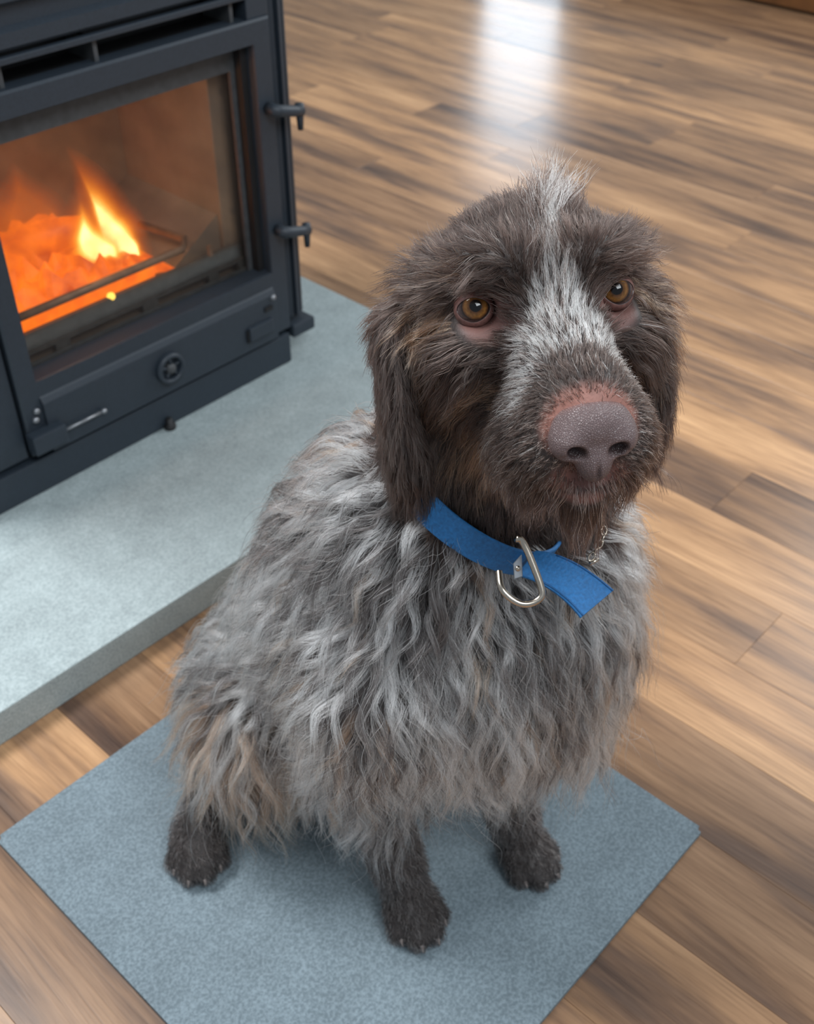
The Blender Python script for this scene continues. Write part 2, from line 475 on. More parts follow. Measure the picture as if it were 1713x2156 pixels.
# hinges with knob ends on the right
for z in (0.445, 0.269):
    hg = tube('hinge', [(0.992, YF - 0.004, z + 0.006), (0.992, YF - 0.018, z + 0.006), (1.000, YF - 0.020, z + 0.004), (1.026, YF - 0.020, z - 0.003), (1.038, YF - 0.018, z - 0.006)], [0.0085, 0.0085, 0.0080, 0.0075, 0.0085], M['iron'], st, segs=14)
    p = tube('hinge_pin', [(1.036, YF - 0.018, z + 0.004), (1.036, YF - 0.018, z - 0.032)], [0.0065, 0.004], M['iron'], st, segs=12)
# air control wheel
kx, kz = 0.769, 0.146
kn = lathe('air_control_wheel', [(0.0225, 0.0), (0.0235, 0.004), (0.0225, 0.009), (0.0175, 0.0095), (0.0165, 0.006), (0.0165, 0.001)], (kx, YF - 0.0095, kz), (0, -1, 0), M['iron'], st)
lathe('wheel_hub', [(0.0, 0.010), (0.006, 0.0095), (0.008, 0.006), (0.008, 0.0)], (kx, YF - 0.0095, kz), (0, -1, 0), M['iron_grey'], kn)
for k in range(5):
    t = k * 2 * math.pi / 5 + 0.3
    tube('wheel_spoke', [(kx + 0.006 * math.cos(t), YF - 0.0145, kz + 0.006 * math.sin(t)), (kx + 0.018 * math.cos(t), YF - 0.0145, kz + 0.018 * math.sin(t))], 0.0022, M['iron'], kn, segs=8)
for c in kn.children: c.location = Vector((0, 0, 0))
# latch blocks, bolts, sliding rod
box('latch_block', 0.540, 0.590, YF - 0.024, YF - 0.004, 0.1195, 0.1475, M['iron'], st, bevel=0.003)
box('latch_block', 0.915, 0.962, YF - 0.016, YF - 0.006, 0.124, 0.1455, M['iron'], st, bevel=0.002)
box('latch_slot', 0.9115, 0.9155, YF - 0.0135, YF - 0.0085, 0.123, 0.143, M['iron_dark'], st, bevel=0)
box('latch_slot', 0.950, 0.965, YF - 0.0125, YF - 0.0085, 0.159, 0.166, M['iron_dark'], st, bevel=0)
tube('sliding_rod', [(0.588, YF - 0.016, 0.1335), (0.650, YF - 0.016, 0.133)], 0.0022, M['steel'], st, segs=8)
lathe('rod_tip', [(0, -0.004), (0.0035, -0.003), (0.004, 0.0), (0.003, 0.0035), (0, 0.0045)], (0.652, YF - 0.016, 0.133), (1, 0, 0), M['steel'], st, segs=12)
for x, z in ((0.563, 0.172), (0.559, 0.160), (0.968, 0.176)):
    lathe('bolt', [(0.0045, 0), (0.0045, 0.0035), (0.0025, 0.005), (0, 0.0052)], (x, YF - (0.004 if x < 0.572 else 0.009), z), (0.1, -1, 0.3), M['steel'], st, segs=10)
# little levelling foot under the plinth
lathe('levelling_screw', [(0.009, 0.0), (0.009, 0.006), (0.005, 0.008), (0.005, 0.016), (0, 0.016)], (0.757, 1.164, 0.0472), (0, 0, 1), M['iron_dark'], st, segs=14)

# ------------------------------------------------------------------ the fire
M['ember'] = glow('glowing_embers', (1.0, 0.17, 0.002), 1.5, 26, (0.45, 0.04, 0.001))
M['slit'] = glow('glowing_slit', (1.0, 0.19, 0.002), 1.5, 40, (0.85, 0.12, 0.001))
M['spark'] = glow('spark', (1.0, 0.70, 0.12), 2.2, 40, (1.0, 0.55, 0.08))
SHELLS = [(0.50, (1.0, 0.80, 0.42), 6.0, 0.80), (0.66, (1.0, 0.66, 0.20), 4.0, 0.42), (0.82, (1.0, 0.46, 0.05), 2.4, 0.26), (1.0, (1.0, 0.30, 0.015), 1.7, 0.17),
          (1.2, (1.0, 0.22, 0.008), 1.2, 0.12), (1.45, (1.0, 0.17, 0.004), 1.0, 0.085), (1.75, (0.9, 0.14, 0.003), 0.9, 0.06)]
FINE = []
for a_, b_ in zip(SHELLS, SHELLS[1:]):          # finer steps between the layers, each thinner
    for t_ in (0.0, 0.5):
        mixc = tuple(p * (1 - t_) + q * t_ for p, q in zip(a_[1], b_[1]))
        FINE.append((a_[0] * (1 - t_) + b_[0] * t_, mixc, a_[2] * (1 - t_) + b_[2] * t_, 0.55 * (a_[3] * (1 - t_) + b_[3] * t_)))
SHELLS = FINE + [(1.75, (0.9, 0.14, 0.003), 0.9, 0.03)]
for i_, (w_, c_, st_, al_) in enumerate(SHELLS):
    M['fl%d' % i_] = flame_mat('flame_layer', c_, st_, al_)
fire = empty('log_fire', (0.70, 1.32, 0.236))
tag(fire, 'orange log fire with white-hot flames behind the stove glass', 'fire')
bm = bmesh.new()
nx, ny = 26, 14
gv = [[None] * (ny + 1) for _ in range(nx + 1)]
for i in range(nx + 1):
    for j in range(ny + 1):
        x = 0.568 + 0.29 * i / nx; y = 1.238 + 0.215 * j / ny
        fade = min(1, (nx - i) / 7) * min(1, (j + 1) / 3)
        z = 0.238 + fade * (0.022 + 0.030 * (0.5 + 0.5 * math.sin(i * 1.7 + j * 2.3)) * random.random() + 0.02 * (1 - i / nx))
        gv[i][j] = bm.verts.new((x, y, z))
for i in range(nx):
    for j in range(ny):
        bm.faces.new((gv[i][j], gv[i + 1][j], gv[i + 1][j + 1], gv[i][j + 1]))
mesh_obj('ember_bed', bm, M['ember'], fire)
def log(p, q, r, mat):
    p, q = Vector(p), Vector(q)
    pts = [p.lerp(q, t) + Vector((0, 0, 0.004 * math.sin(9 * t))) for t in np.linspace(0, 1, 9)]
    tube('burning_log', pts, [r * (0.9 + 0.2 * random.random()) for _ in pts], mat, fire, segs=11)
log((0.585, 1.30, 0.288), (0.75, 1.39, 0.285), 0.024, M['ember'])
log((0.58, 1.41, 0.30), (0.78, 1.33, 0.292), 0.022, M['ember'])
box('ember_slit', 0.566, 0.815, YF + 0.058, YF + 0.062, 0.246, 0.2635, M['slit'], fire, bevel=0.001)
lathe('spark', [(0, -0.006), (0.0045, -0.004), (0.006, 0), (0.0045, 0.004), (0, 0.006)], (0.737, YF + 0.054, 0.2465), (0, 0, 1), M['spark'], fire, segs=14)
def flame(base, height, width, lean, mat, name='flame', seed=0):
    bm = bmesh.new()
    n, segs = 18, 16
    rings = []
    for i in range(n + 1):
        t = i / n
        w = width * (math.sin(math.pi * min(1, t * 0.93 + 0.07)) ** 0.8) * (1 - 0.55 * t) * 1.15
        c = Vector(base) + Vector((lean[0] * t * t + 0.010 * math.sin(5 * t + seed), lean[1] * t * t, height * t))
        rings.append([bm.verts.new(c + Vector((math.cos(k * 2 * math.pi / segs) * w * (1 + 0.15 * math.sin(3 * t * 4 + k + seed)), math.sin(k * 2 * math.pi / segs) * w * 0.55, 0.25 * w * math.sin(k * 1.3 + seed)))) for k in range(segs)])
    for A, B in zip(rings, rings[1:]):
        for k in range(segs): bm.faces.new((A[k], A[(k + 1) % segs], B[(k + 1) % segs], B[k]))
    bm.faces.new(rings[-1]); bm.faces.new(rings[0][::-1])
    return mesh_obj(name, bm, mat, fire, smooth=True)
FLY = 1.29
def tongue(base, height, width, lean, first, last, seed):
    """a tongue of flame: thin nested layers from the hot core to the fringe, as sub-parts of the core"""
    core = None
    for i_ in range(first, last):
        w_ = SHELLS[i_][0]
        o = flame((base[0], base[1] + 0.0, base[2] - 0.003 * i_), height * (0.62 + 0.38 * w_ + 0.05 * i_), width * w_, (lean[0] * (0.7 + 0.4 * w_), 0), M['fl%d' % i_], name='flame' if core is None else 'flame_layer', seed=seed + 0.075 * i_)
        if core is None: core = o
        else:
            o.parent = core
            o.location = (0, 0, 0)
tongue((0.772, FLY, 0.250), 0.092, 0.034, (-0.016, 0), 0, 13, 1.0)
tongue((0.826, FLY + 0.012, 0.243), 0.118, 0.031, (-0.056, 0), 0, 13, 2.2)
tongue((0.700, FLY + 0.05, 0.245), 0.11, 0.045, (0.0, 0), 8, 13, 4.0)  # outer layers alone from here: orange glow haze around the fire
tongue((0.640, FLY + 0.05, 0.245), 0.13, 0.050, (-0.01, 0), 8, 13, 5.0)
tongue((0.596, FLY, 0.245), 0.17, 0.030, (-0.012, 0), 6, 13, 6.0)
fl = bpy.data.lights.new('fire_light', 'POINT')
fl.energy = 0.62; fl.color = (1.0, 0.52, 0.25); fl.shadow_soft_size = 0.03
flo = link(bpy.data.objects.new('fire_light', fl))
flo.location = (0.74, 1.262, 0.44)

# ------------------------------------------------------------------ the dog: one continuous body grown from a blended distance field
V = lambda *a: np.array(a, dtype=np.float64)
HE = V(0.5507, 0.3797, 0.6328)                                  # midpoint between the eyes
HB = np.array([[-0.6071, -0.7242, 0.3270], [0.7737, -0.6326, 0.0356], [0.1811, 0.2746, 0.9444]]).T   # columns: muzzle, dog's left, crown
def hw(*p): return HE + HB @ np.array(p, float)                  # head-local -> world
def hl(P): return (P - HE) @ HB                                  # world -> head-local
MATZ = 0.0072

class Field:
    def __init__(s, lo, hi, h):
        s.lo = np.array(lo, float); s.h = h
        s.n = np.ceil((np.array(hi) - s.lo) / h).astype(int) + 1
        s.ax = [(s.lo[k] + np.arange(s.n[k]) * h).astype(np.float32) for k in range(3)]
        s.d = np.full(s.n, 0.09, np.float32)
    def _sl(s, lo, hi):
        a = np.clip(np.floor((lo - s.lo) / s.h).astype(int), 0, s.n - 1)
        b = np.clip(np.ceil((hi - s.lo) / s.h).astype(int) + 1, 1, s.n)
        sl = tuple(slice(x, max(y, x + 1)) for x, y in zip(a, b))
        P = np.meshgrid(*[s.ax[k][sl[k]] for k in range(3)], indexing='ij', sparse=True)
        return sl, P
    def _merge(s, sl, d, k, mode):
        o = s.d[sl]
        if mode == 'sub':
            d = -d
            hh = np.clip(0.5 - 0.5 * (o - d) / k, 0, 1)
            s.d[sl] = o + (d - o) * hh + k * hh * (1 - hh)
        else:
            hh = np.clip(0.5 + 0.5 * (o - d) / k, 0, 1)
            s.d[sl] = o + (d - o) * hh - k * hh * (1 - hh)
    def cone(s, a, ra, b, rb, k=0.02, mode='add'):
        a, b = np.array(a, float), np.array(b, float)
        m = max(ra, rb) + (0.09 if mode == 'add' else 0.012)
        sl, P = s._sl(np.minimum(a, b) - m, np.maximum(a, b) + m)
        ba = b - a; L2 = float(ba @ ba)
        q = [P[i] - np.float32(a[i]) for i in range(3)]
        t = np.clip((q[0] * ba[0] + q[1] * ba[1] + q[2] * ba[2]) / L2, 0, 1).astype(np.float32)
        d = np.sqrt((q[0] - t * ba[0]) ** 2 + (q[1] - t * ba[1]) ** 2 + (q[2] - t * ba[2]) ** 2) - (ra + (rb - ra) * t)
        s._merge(sl, d.astype(np.float32), k, mode)
    def ell(s, c, r, B=None, k=0.02, mode='add'):
        c, r = np.array(c, float), np.array(r, float)
        B = np.eye(3) if B is None else B
        m = r.max() + (0.08 if mode == 'add' else 0.012)
        sl, P = s._sl(c - m, c + m)
        q = [P[i] - np.float32(c[i]) for i in range(3)]
        u = [q[0] * B[0, j] + q[1] * B[1, j] + q[2] * B[2, j] for j in range(3)]
        k0 = np.sqrt(sum((u[j] / r[j]) ** 2 for j in range(3)))
        k1 = np.sqrt(sum((u[j] / r[j] ** 2) ** 2 for j in range(3))) + 1e-9
        s._merge(sl, (k0 * (k0 - 1) / k1).astype(np.float32), k, mode)
    def grads(s):
        s.g = np.stack(np.gradient(s.d, s.h), -1).astype(np.float32)
    def sample(s, P, what='d'):
        q = (P - s.lo) / s.h
        q = np.clip(q, 0, s.n - 1.001)
        i = q.astype(int); f = q - i
        A = s.d if what == 'd' else s.g
        out = 0
        for dx in (0, 1):
            for dy in (0, 1):
                for dz in (0, 1):
                    w = (f[:, 0] if dx else 1 - f[:, 0]) * (f[:, 1] if dy else 1 - f[:, 1]) * (f[:, 2] if dz else 1 - f[:, 2])
                    v = A[i[:, 0] + dx, i[:, 1] + dy, i[:, 2] + dz]
                    out = out + (w[:, None] * v if what != 'd' else w * v)
        return out
    def normal(s, P):
        g = s.sample(P, 'g')
        return g / (np.linalg.norm(g, axis=1, keepdims=True) + 1e-9)
    def mesh(s):
        """naive surface nets -> vertices, quads"""
        d = s.d; n = s.n
        neg = d < 0
        c = np.zeros(n - 1, np.int8)
        for dx in (0, 1):
            for dy in (0, 1):
                for dz in (0, 1):
                    c += neg[dx:n[0] - 1 + dx, dy:n[1] - 1 + dy, dz:n[2] - 1 + dz]
        act = (c > 0) & (c < 8)
        idx = np.full(n - 1, -1, np.int64)
        I = np.argwhere(act)
        idx[act] = np.arange(len(I))
        acc = np.zeros((len(I), 3)); cnt = np.zeros(len(I))
        cor = [(x, y, z) for x in (0, 1) for y in (0, 1) for z in (0, 1)]
        for a in cor:
            for ax in range(3):
                if a[ax] == 0:
                    b2 = list(a); b2[ax] = 1
                    va = d[I[:, 0] + a[0], I[:, 1] + a[1], I[:, 2] + a[2]]; vb = d[I[:, 0] + b2[0], I[:, 1] + b2[1], I[:, 2] + b2[2]]
                    mm = (va < 0) != (vb < 0)
                    t = np.where(mm, va / np.where(mm, va - vb, 1), 0)
                    p = np.array(a, float)[None] + 0 * acc
                    p[:, ax] += t
                    acc += np.where(mm[:, None], p, 0); cnt += mm
        verts = s.lo + (I + acc / cnt[:, None]) * s.h
        quads = []
        for ax in range(3):
            o = [0, 1, 2]; o.remove(ax); u, w = o
            sl0 = [slice(None)] * 3; sl1 = [slice(None)] * 3
            sl0[ax] = slice(0, n[ax] - 1); sl1[ax] = slice(1, n[ax])
            e = neg[tuple(sl0)] != neg[tuple(sl1)]
            E_ = np.argwhere(e)
            ok = (E_[:, u] > 0) & (E_[:, w] > 0) & (E_[:, u] < n[u] - 1) & (E_[:, w] < n[w] - 1)
            E_ = E_[ok]
            def id_(du, dw):
                q = E_.copy(); q[:, u] -= du; q[:, w] -= dw
                return idx[q[:, 0], q[:, 1], q[:, 2]]
            Q = np.stack([id_(0, 0), id_(1, 0), id_(1, 1), id_(0, 1)], 1)
            flip = neg[E_[:, 0], E_[:, 1], E_[:, 2]]
            if ax == 1: flip = ~flip
            Q[~flip] = Q[~flip][:, ::-1]
            quads.append(Q)
        return verts, np.concatenate(quads)[:, ::-1]

F = Field((0.24, 0.19, -0.004), (0.76, 0.88, 0.725), 0.0032)
K = 0.035
# trunk
F.cone((0.535, 0.625, 0.095), 0.085, (0.528, 0.575, 0.19), 0.092, K)
F.cone((0.528, 0.575, 0.19), 0.092, (0.525, 0.51, 0.275), 0.101, K)
F.cone((0.525, 0.51, 0.275), 0.101, (0.525, 0.440, 0.305), 0.100, K)
F.cone((0.525, 0.440, 0.305), 0.096, (0.520, 0.405, 0.290), 0.076, K)
F.cone((0.528, 0.530, 0.350), 0.070, (0.535, 0.480, 0.415), 0.070, K)
F.cone((0.525, 0.455, 0.39), 0.078, (0.575, 0.425, 0.55), 0.056, K)
F.cone((0.622, 0.410, 0.330), 0.068, (0.612, 0.405, 0.400), 0.052, K)
F.cone((0.600, 0.385, 0.350), 0.056, (0.575, 0.365, 0.262), 0.052, K)
# fore legs: shoulder, upper arm, forearm, pastern
FP = {'r': dict(sh=(0.440, 0.43, 0.30), el=(0.446, 0.468, 0.19), wr=(0.443, 0.418, 0.072), pa=(0.441, 0.402, 0.034), dir=V(-0.36, -0.93, 0)),
      'l': dict(sh=(0.610, 0.405, 0.295), el=(0.570, 0.440, 0.185), wr=(0.560, 0.372, 0.070), pa=(0.561, 0.362, 0.034), dir=V(-0.12, -0.99, 0))}
TOES = []
def paw(fc, d, back_len=0.014):
    d = d / np.linalg.norm(d); sd = np.array([d[1], -d[0], 0])        # sd: towards the right-hand toes
    B = np.stack([d, sd, V(0, 0, 1)], 1)
    F.ell(fc + V(0, 0, 0.019) + d * 0.010, (0.030, 0.026, 0.017), B, 0.008)
    for k, (off, fw, r) in enumerate(((-0.0215, 0.024, 0.0098), (-0.0078, 0.037, 0.0108), (0.0078, 0.037, 0.0108), (0.0215, 0.024, 0.0098))):
        base = fc + d * (fw - 0.016) + sd * off * 0.85 + V(0, 0, 0.021)
        tip = fc + d * fw + sd * off + V(0, 0, 0.0115)
        F.cone(base, r * 0.9, tip, r, 0.004)
        dd = d + sd * off * 6; dd /= np.linalg.norm(dd)
        TOES.append((tip + dd * r * 0.78 + V(0, 0, 0.001), dd))
for s_, q in FP.items():
    F.cone(q['sh'], 0.060 if s_ == 'l' else 0.055, q['el'], 0.044 if s_ == 'l' else 0.040, 0.03)
    F.cone(q['el'], 0.034, q['wr'], 0.0215, 0.018)
    F.cone(q['wr'], 0.0215, q['pa'], 0.021, 0.012)
    paw(V(q['pa'][0], q['pa'][1], MATZ), q['dir'])
# hind legs: thigh, shank folded, metatarsus flat on the mat
F.cone((0.458, 0.618, 0.140), 0.066, (0.422, 0.578, 0.160), 0.048, 0.03)
F.cone((0.422, 0.578, 0.155), 0.041, (0.420, 0.640, 0.052), 0.026, 0.02)
F.cone((0.420, 0.640, 0.038), 0.024, (0.352, 0.607, 0.034), 0.022, 0.014)
paw(V(0.349, 0.604, MATZ), V(-0.62, -0.70, 0))
F.cone((0.600, 0.618, 0.145), 0.068, (0.608, 0.578, 0.160), 0.050, 0.03)
F.cone((0.608, 0.578, 0.155), 0.044, (0.615, 0.640, 0.052), 0.026, 0.02)
F.cone((0.615, 0.640, 0.038), 0.024, (0.615, 0.58, 0.034), 0.022, 0.014)
paw(V(0.615, 0.578, MATZ), V(0.1, -0.99, 0))
# short docked tail lying behind
F.cone((0.535, 0.690, 0.05), 0.026, (0.530, 0.765, 0.028), 0.013, 0.02)
# head
def hcone(a, ra, b, rb, k=0.012, mode='add'): F.cone(hw(*a), ra, hw(*b), rb, k, mode)
def hell(c, r, k=0.012, mode='add', rot=None):
    F.ell(hw(*c), r, HB if rot is None else HB @ rot, k, mode)
hell((-0.056, 0, 0.000), (0.075, 0.068, 0.062), 0.02)
hell((-0.052, 0.035, -0.035), (0.055, 0.042, 0.050), 0.02)
hell((-0.052, -0.035, -0.035), (0.055, 0.042, 0.050), 0.02)
for s_ in (-1, 1):
    hcone((0.001, s_ * 0.029, 0.027), 0.0175 if s_ < 0 else 0.0160, (-0.022, s_ * 0.053, 0.024), 0.0165, 0.014)       # brow
    hcone((-0.004, s_ * 0.050, -0.024), 0.016, (-0.03, s_ * 0.058, -0.035), 0.022, 0.014)      # cheek bone
    hell((0.056, s_ * 0.022, -0.073), (0.045, 0.027, 0.034), 0.014)                            # flews
hcone((0.005, 0, -0.022), 0.034, (0.080, 0, -0.048), 0.0290, 0.016)                            # bridge of the muzzle
hcone((0.0, 0, -0.085), 0.034, (0.076, 0, -0.100), 0.0185, 0.012)                              # lower jaw
hcone((-0.035, 0, -0.075), 0.045, (-0.07, 0, -0.09), 0.05, 0.03)                               # throat
for s_, o_ in ((-1, 0.010), (1, -0.004)):                                                       # hanging ears
    hcone((-0.062, s_ * 0.060, 0.018), 0.016, (-0.055, s_ * (0.086 + o_), -0.025), 0.013, 0.012)
    e_ = 0.0 if s_ < 0 else 0.020
    hell((-0.055, s_ * (0.090 + o_), -0.068 + e_ * 0.5), (0.034, 0.0095, 0.062 - e_ * 0.5), 0.012)
    hell((-0.050, s_ * (0.087 + o_), -0.112 + e_), (0.025, 0.0085, 0.034), 0.012)
# eye sockets
EYES = {-1: hw(-0.0070, -0.0485, 0.000), 1: hw(-0.0070, 0.0465, 0.002)}
for s_ in (-1, 1):
    hell((0.0, s_ * 0.0475, 0.000), (0.0145, 0.0132, 0.0116), 0.006, 'sub')
F.grads()

bv, bq = F.mesh()
def np_mesh(name, v, q, mat, smooth=True):
    me = bpy.data.meshes.new(name)
    me.from_pydata(v.tolist(), [], q.tolist())
    me.validate()
    if smooth: me.polygons.foreach_set('use_smooth', np.ones(len(me.polygons), bool))
    if mat: me.materials.append(mat)
    return me

def smooth01(a, lo, hi):
    t = np.clip((a - lo) / (hi - lo), 0, 1)
    return t * t * (3 - 2 * t)
_perm = rng.permutation(4096)
_val = rng.random(4096)
def vnoise(P, scale, seed=0):
    """value noise in [0,1]"""
    q = P * scale + seed * 17.3
    i = np.floor(q).astype(int); f = q - i; f = f * f * (3 - 2 * f)
    out = 0
    for dx in (0, 1):
        for dy in (0, 1):
            for dz in (0, 1):
                hsh = _perm[(_perm[(_perm[(i[:, 0] + dx) & 4095] + i[:, 1] + dy) & 4095] + i[:, 2] + dz) & 4095]
                w = (f[:, 0] if dx else 1 - f[:, 0]) * (f[:, 1] if dy else 1 - f[:, 1]) * (f[:, 2] if dz else 1 - f[:, 2])
                out = out + w * _val[hsh]
    return out

def skin_colour(P):
    L = hl(P)
    head = smooth01(P[:, 2], 0.50, 0.55)
    c = np.tile(V(0.050, 0.042, 0.040), (len(P), 1))
    dark = V(0.030, 0.020, 0.017)
    c = c * (1 - head[:, None]) + dark * head[:, None]
    leg = 1 - smooth01(P[:, 2], 0.12, 0.18)
    c = c * (1 - leg[:, None]) + V(0.022, 0.017, 0.016) * leg[:, None]
    def mix(c, col, w): return c * (1 - w[:, None]) + np.array(col) * w[:, None]
    for s_ in (-1, 1):
        e = np.linalg.norm((L - V(0.006, s_ * 0.040, -0.004)) / V(0.03, 0.022, 0.019), axis=1)
        c = mix(c, (0.165, 0.080, 0.068), 1 - smooth01(e, 0.75, 1.15))
    e = np.linalg.norm((L - V(0.102, 0, -0.054)) / V(0.024, 0.030, 0.024), axis=1)
    c = mix(c, (0.30, 0.135, 0.105), 1 - smooth01(e, 0.8, 1.2))
    e = np.linalg.norm((L - V(0.100, 0, -0.094)) / V(0.032, 0.032, 0.016), axis=1)
    c = mix(c, (0.15, 0.065, 0.055), 1 - smooth01(e, 0.7, 1.2))
    lip = (1 - smooth01(np.abs(L[:, 2] + 0.0995 + 0.25 * np.maximum(0.085 - L[:, 0], 0)), 0.0008, 0.0036)) * smooth01(L[:, 0], 0.045, 0.06) * (np.abs(L[:, 1]) < 0.04)
    c = mix(c, (0.030, 0.014, 0.013), 0.9 * lip)          # lip pigment, darkened to paint in the shade of the mouth slit
    return c

m, nt, b = new_mat('dog_skin')
at_ = N(nt, 'ShaderNodeAttribute', attribute_name='skin')
nt.links.new(at_.outputs['Color'], b.inputs['Base Color'])
b.inputs['Roughness'].default_value = 0.6
tc = N(nt, 'ShaderNodeTexCoord'); nz = N(nt, 'ShaderNodeTexNoise', i_Scale=700.0, i_Detail=3.0)
nt.links.new(tc.outputs['Object'], nz.inputs['Vector'])
bp = N(nt, 'ShaderNodeBump', i_Strength=0.4, i_Distance=0.0008)
nt.links.new(nz.outputs['Fac'], bp.inputs['Height']); nt.links.new(bp.outputs['Normal'], b.inputs['Normal'])
M['skin'] = m
me = np_mesh('dog', bv, bq, M['skin'])
ca = me.color_attributes.new('skin', 'FLOAT_COLOR', 'POINT')
vc = np.ones((len(me.vertices), 4)); vc[:, :3] = skin_colour(bv)
ca.data.foreach_set('color', vc.ravel().astype(np.float32))
dog = link(bpy.data.objects.new('dog', me))
tag(dog, 'shaggy brown and grey wire-haired dog sitting on the mat, looking up', 'dog')

# ------------------------------------------------------------------ eyes, lids
def set_pts(o): return o
R_EYE = 0.0128
CAMP = V(0, 0, 1.0)
def eye_mat():
    m, nt, b = new_mat('amber_eye')
    L = nt.links.new
    uv = N(nt, 'ShaderNodeAttribute', attribute_name='angle')
    nz = N(nt, 'ShaderNodeTexNoise', i_Scale=520.0, i_Detail=3.0)
    tc = N(nt, 'ShaderNodeTexCoord'); L(tc.outputs['Object'], nz.inputs['Vector'])
    c = ramp(nt, uv.outputs['Fac'], [(0.0, (0.003, 0.003, 0.004)), (0.215, (0.004, 0.003, 0.003)), (0.25, (0.075, 0.030, 0.010)), (0.42, (0.20, 0.088, 0.022)), (0.50, (0.10, 0.040, 0.014)), (0.56, (0.014, 0.008, 0.007)), (0.66, (0.06, 0.036, 0.033)), (1.0, (0.16, 0.10, 0.095))])
    v = ramp(nt, nz.outputs['Fac'], [(0.3, (0.62, 0.62, 0.62)), (0.7, (1.2, 1.2, 1.2))])
    mx = N(nt, 'ShaderNodeMix', data_type='RGBA', blend_type='MULTIPLY'); mx.inputs[0].default_value = 1.0
    L(c, mx.inputs[6]); L(v, mx.inputs[7]); L(mx.outputs[2], b.inputs['Base Color'])
    b.inputs['Roughness'].default_value = 0.35; b.inputs['Specular IOR Level'].default_value = 0.0
    b.inputs['Coat Weight'].default_value = 1.0; b.inputs['Coat Roughness'].default_value = 0.015; b.inputs['Coat IOR'].default_value = 1.45
    return m
M['eye'] = eye_mat()
M['lid'] = plain('eyelid_skin', (0.170, 0.083, 0.071), 0.38, noise=0.35, scale=330, bump=0.35)
M['lid_rim'] = plain('eyelid_rim', (0.030, 0.016, 0.015), 0.3, noise=0.3, scale=400)
for s_ in (-1, 1):
    c = EYES[s_]
    gaze = CAMP - c; gaze /= np.linalg.norm(gaze)
    gaze = gaze + 0.16 * V(0.68, -0.73, 0) * (1.0 if s_ > 0 else 0.5) + 0.14 * V(0, 0, 1); gaze /= np.linalg.norm(gaze)
    side = np.cross(V(0, 0, 1), gaze); side /= np.linalg.norm(side); upv = np.cross(gaze, side)
    vs, qs, an = [], [], []
    nr, ns = 40, 40
    for i in range(nr + 1):
        th = (i / nr) * math.radians(115)
        for k in range(ns):
            ph = 2 * math.pi * k / ns
            bul = R_EYE * (1 + 0.03 * max(0.0, 1 - (th / 0.62) ** 2))
            vs.append(c + bul * (math.cos(th) * gaze + math.sin(th) * (math.cos(ph) * side + math.sin(ph) * upv)))
            an.append(th / 1.35)
    for i in range(nr):
        for k in range(ns):
            qs.append((i * ns + k, i * ns + (k + 1) % ns, (i + 1) * ns + (k + 1) % ns, (i + 1) * ns + k))
    me = np_mesh('eye', np.array(vs), np.array(qs), M['eye'])
    a = me.attributes.new('angle', 'FLOAT', 'POINT'); a.data.foreach_set('value', np.array(an, np.float32))
    link(bpy.data.objects.new('eye', me), dog)
    # lids: a fold of skin with an almond opening
    o_ = HB @ V(1.0, s_ * 0.26, 0.10); o_ /= np.linalg.norm(o_)
    o_ = o_ * 0.75 + gaze * 0.25; o_ /= np.linalg.norm(o_)
    sd = HB[:, 1] - o_ * (HB[:, 1] @ o_); sd /= np.linalg.norm(sd); uu = np.cross(o_, sd)
    if uu @ HB[:, 2] < 0: uu = -uu
    nk = 48
    def opening(ph):
        x, y = math.cos(ph), math.sin(ph)
        aw = math.radians(57); ah = math.radians(33 if y > 0 else 42)
        return 1.0 / ((abs(x) / aw) ** 1.7 + (abs(y) / ah) ** 1.7) ** (1 / 1.7)
    vs, qs = [], []
    prof = [(0.0, 0.985), (0.0, 1.03), (0.012, 1.04), (0.05, 1.05), (0.16, 1.06), (0.40, 1.08), (0.8, 1.08), (1.15, 0.97)]
    for (dt, rr) in prof:
        for k in range(nk):
            ph = 2 * math.pi * k / nk
            th = opening(ph) + dt * 0.9
            vs.append(c + R_EYE * rr * (math.cos(th) * o_ + math.sin(th) * (math.cos(ph) * sd + math.sin(ph) * uu)))
    for i in range(len(prof) - 1):
        for k in range(nk):
            qs.append((i * nk + k, i * nk + (k + 1) % nk, (i + 1) * nk + (k + 1) % nk, (i + 1) * nk + k))
    me = np_mesh('eyelid', np.array(vs), np.array(qs), M['lid'])
    me.materials.append(M['lid_rim'])
    mi = np.zeros(len(me.polygons), np.int32); mi[:nk * 2] = 1
    me.polygons.foreach_set('material_index', mi)
    link(bpy.data.objects.new('eyelid', me), dog)

# ------------------------------------------------------------------ nose leather
FN = Field(hw(0.10, 0, -0.062) - 0.045, hw(0.10, 0, -0.062) + 0.045, 0.00085)
FN.d[:] = 0.02
def nell(c, r, k, mode='add', rot=None): FN.ell(hw(*c), r, HB if rot is None else HB @ rot, k, mode)
nell((0.100, 0, -0.0545), (0.0180, 0.0235, 0.0165), 0.006)
for s_ in (-1, 1):
    nell((0.103, s_ * 0.0150, -0.0625), (0.0145, 0.0120, 0.0130), 0.005)
nell((0.1035, 0, -0.075), (0.0125, 0.0115, 0.0150), 0.006)
for s_ in (-1, 1):
    t = s_ * 0.45
    Rn = np.array([[1, 0, 0], [0, math.cos(t), -math.sin(t)], [0, math.sin(t), math.cos(t)]])
    nell((0.1190, s_ * 0.0125, -0.0685), (0.0120, 0.0070, 0.0050), 0.0022, 'sub', Rn)
    FN.cone(hw(0.1165, s_ * 0.0165, -0.0705), 0.0024, hw(0.106, s_ * 0.0275, -0.0750), 0.0014, 0.002, 'sub')
FN.cone(hw(0.1205, 0, -0.0640), 0.0006, hw(0.1185, 0, -0.0760), 0.0011, 0.002, 'sub')
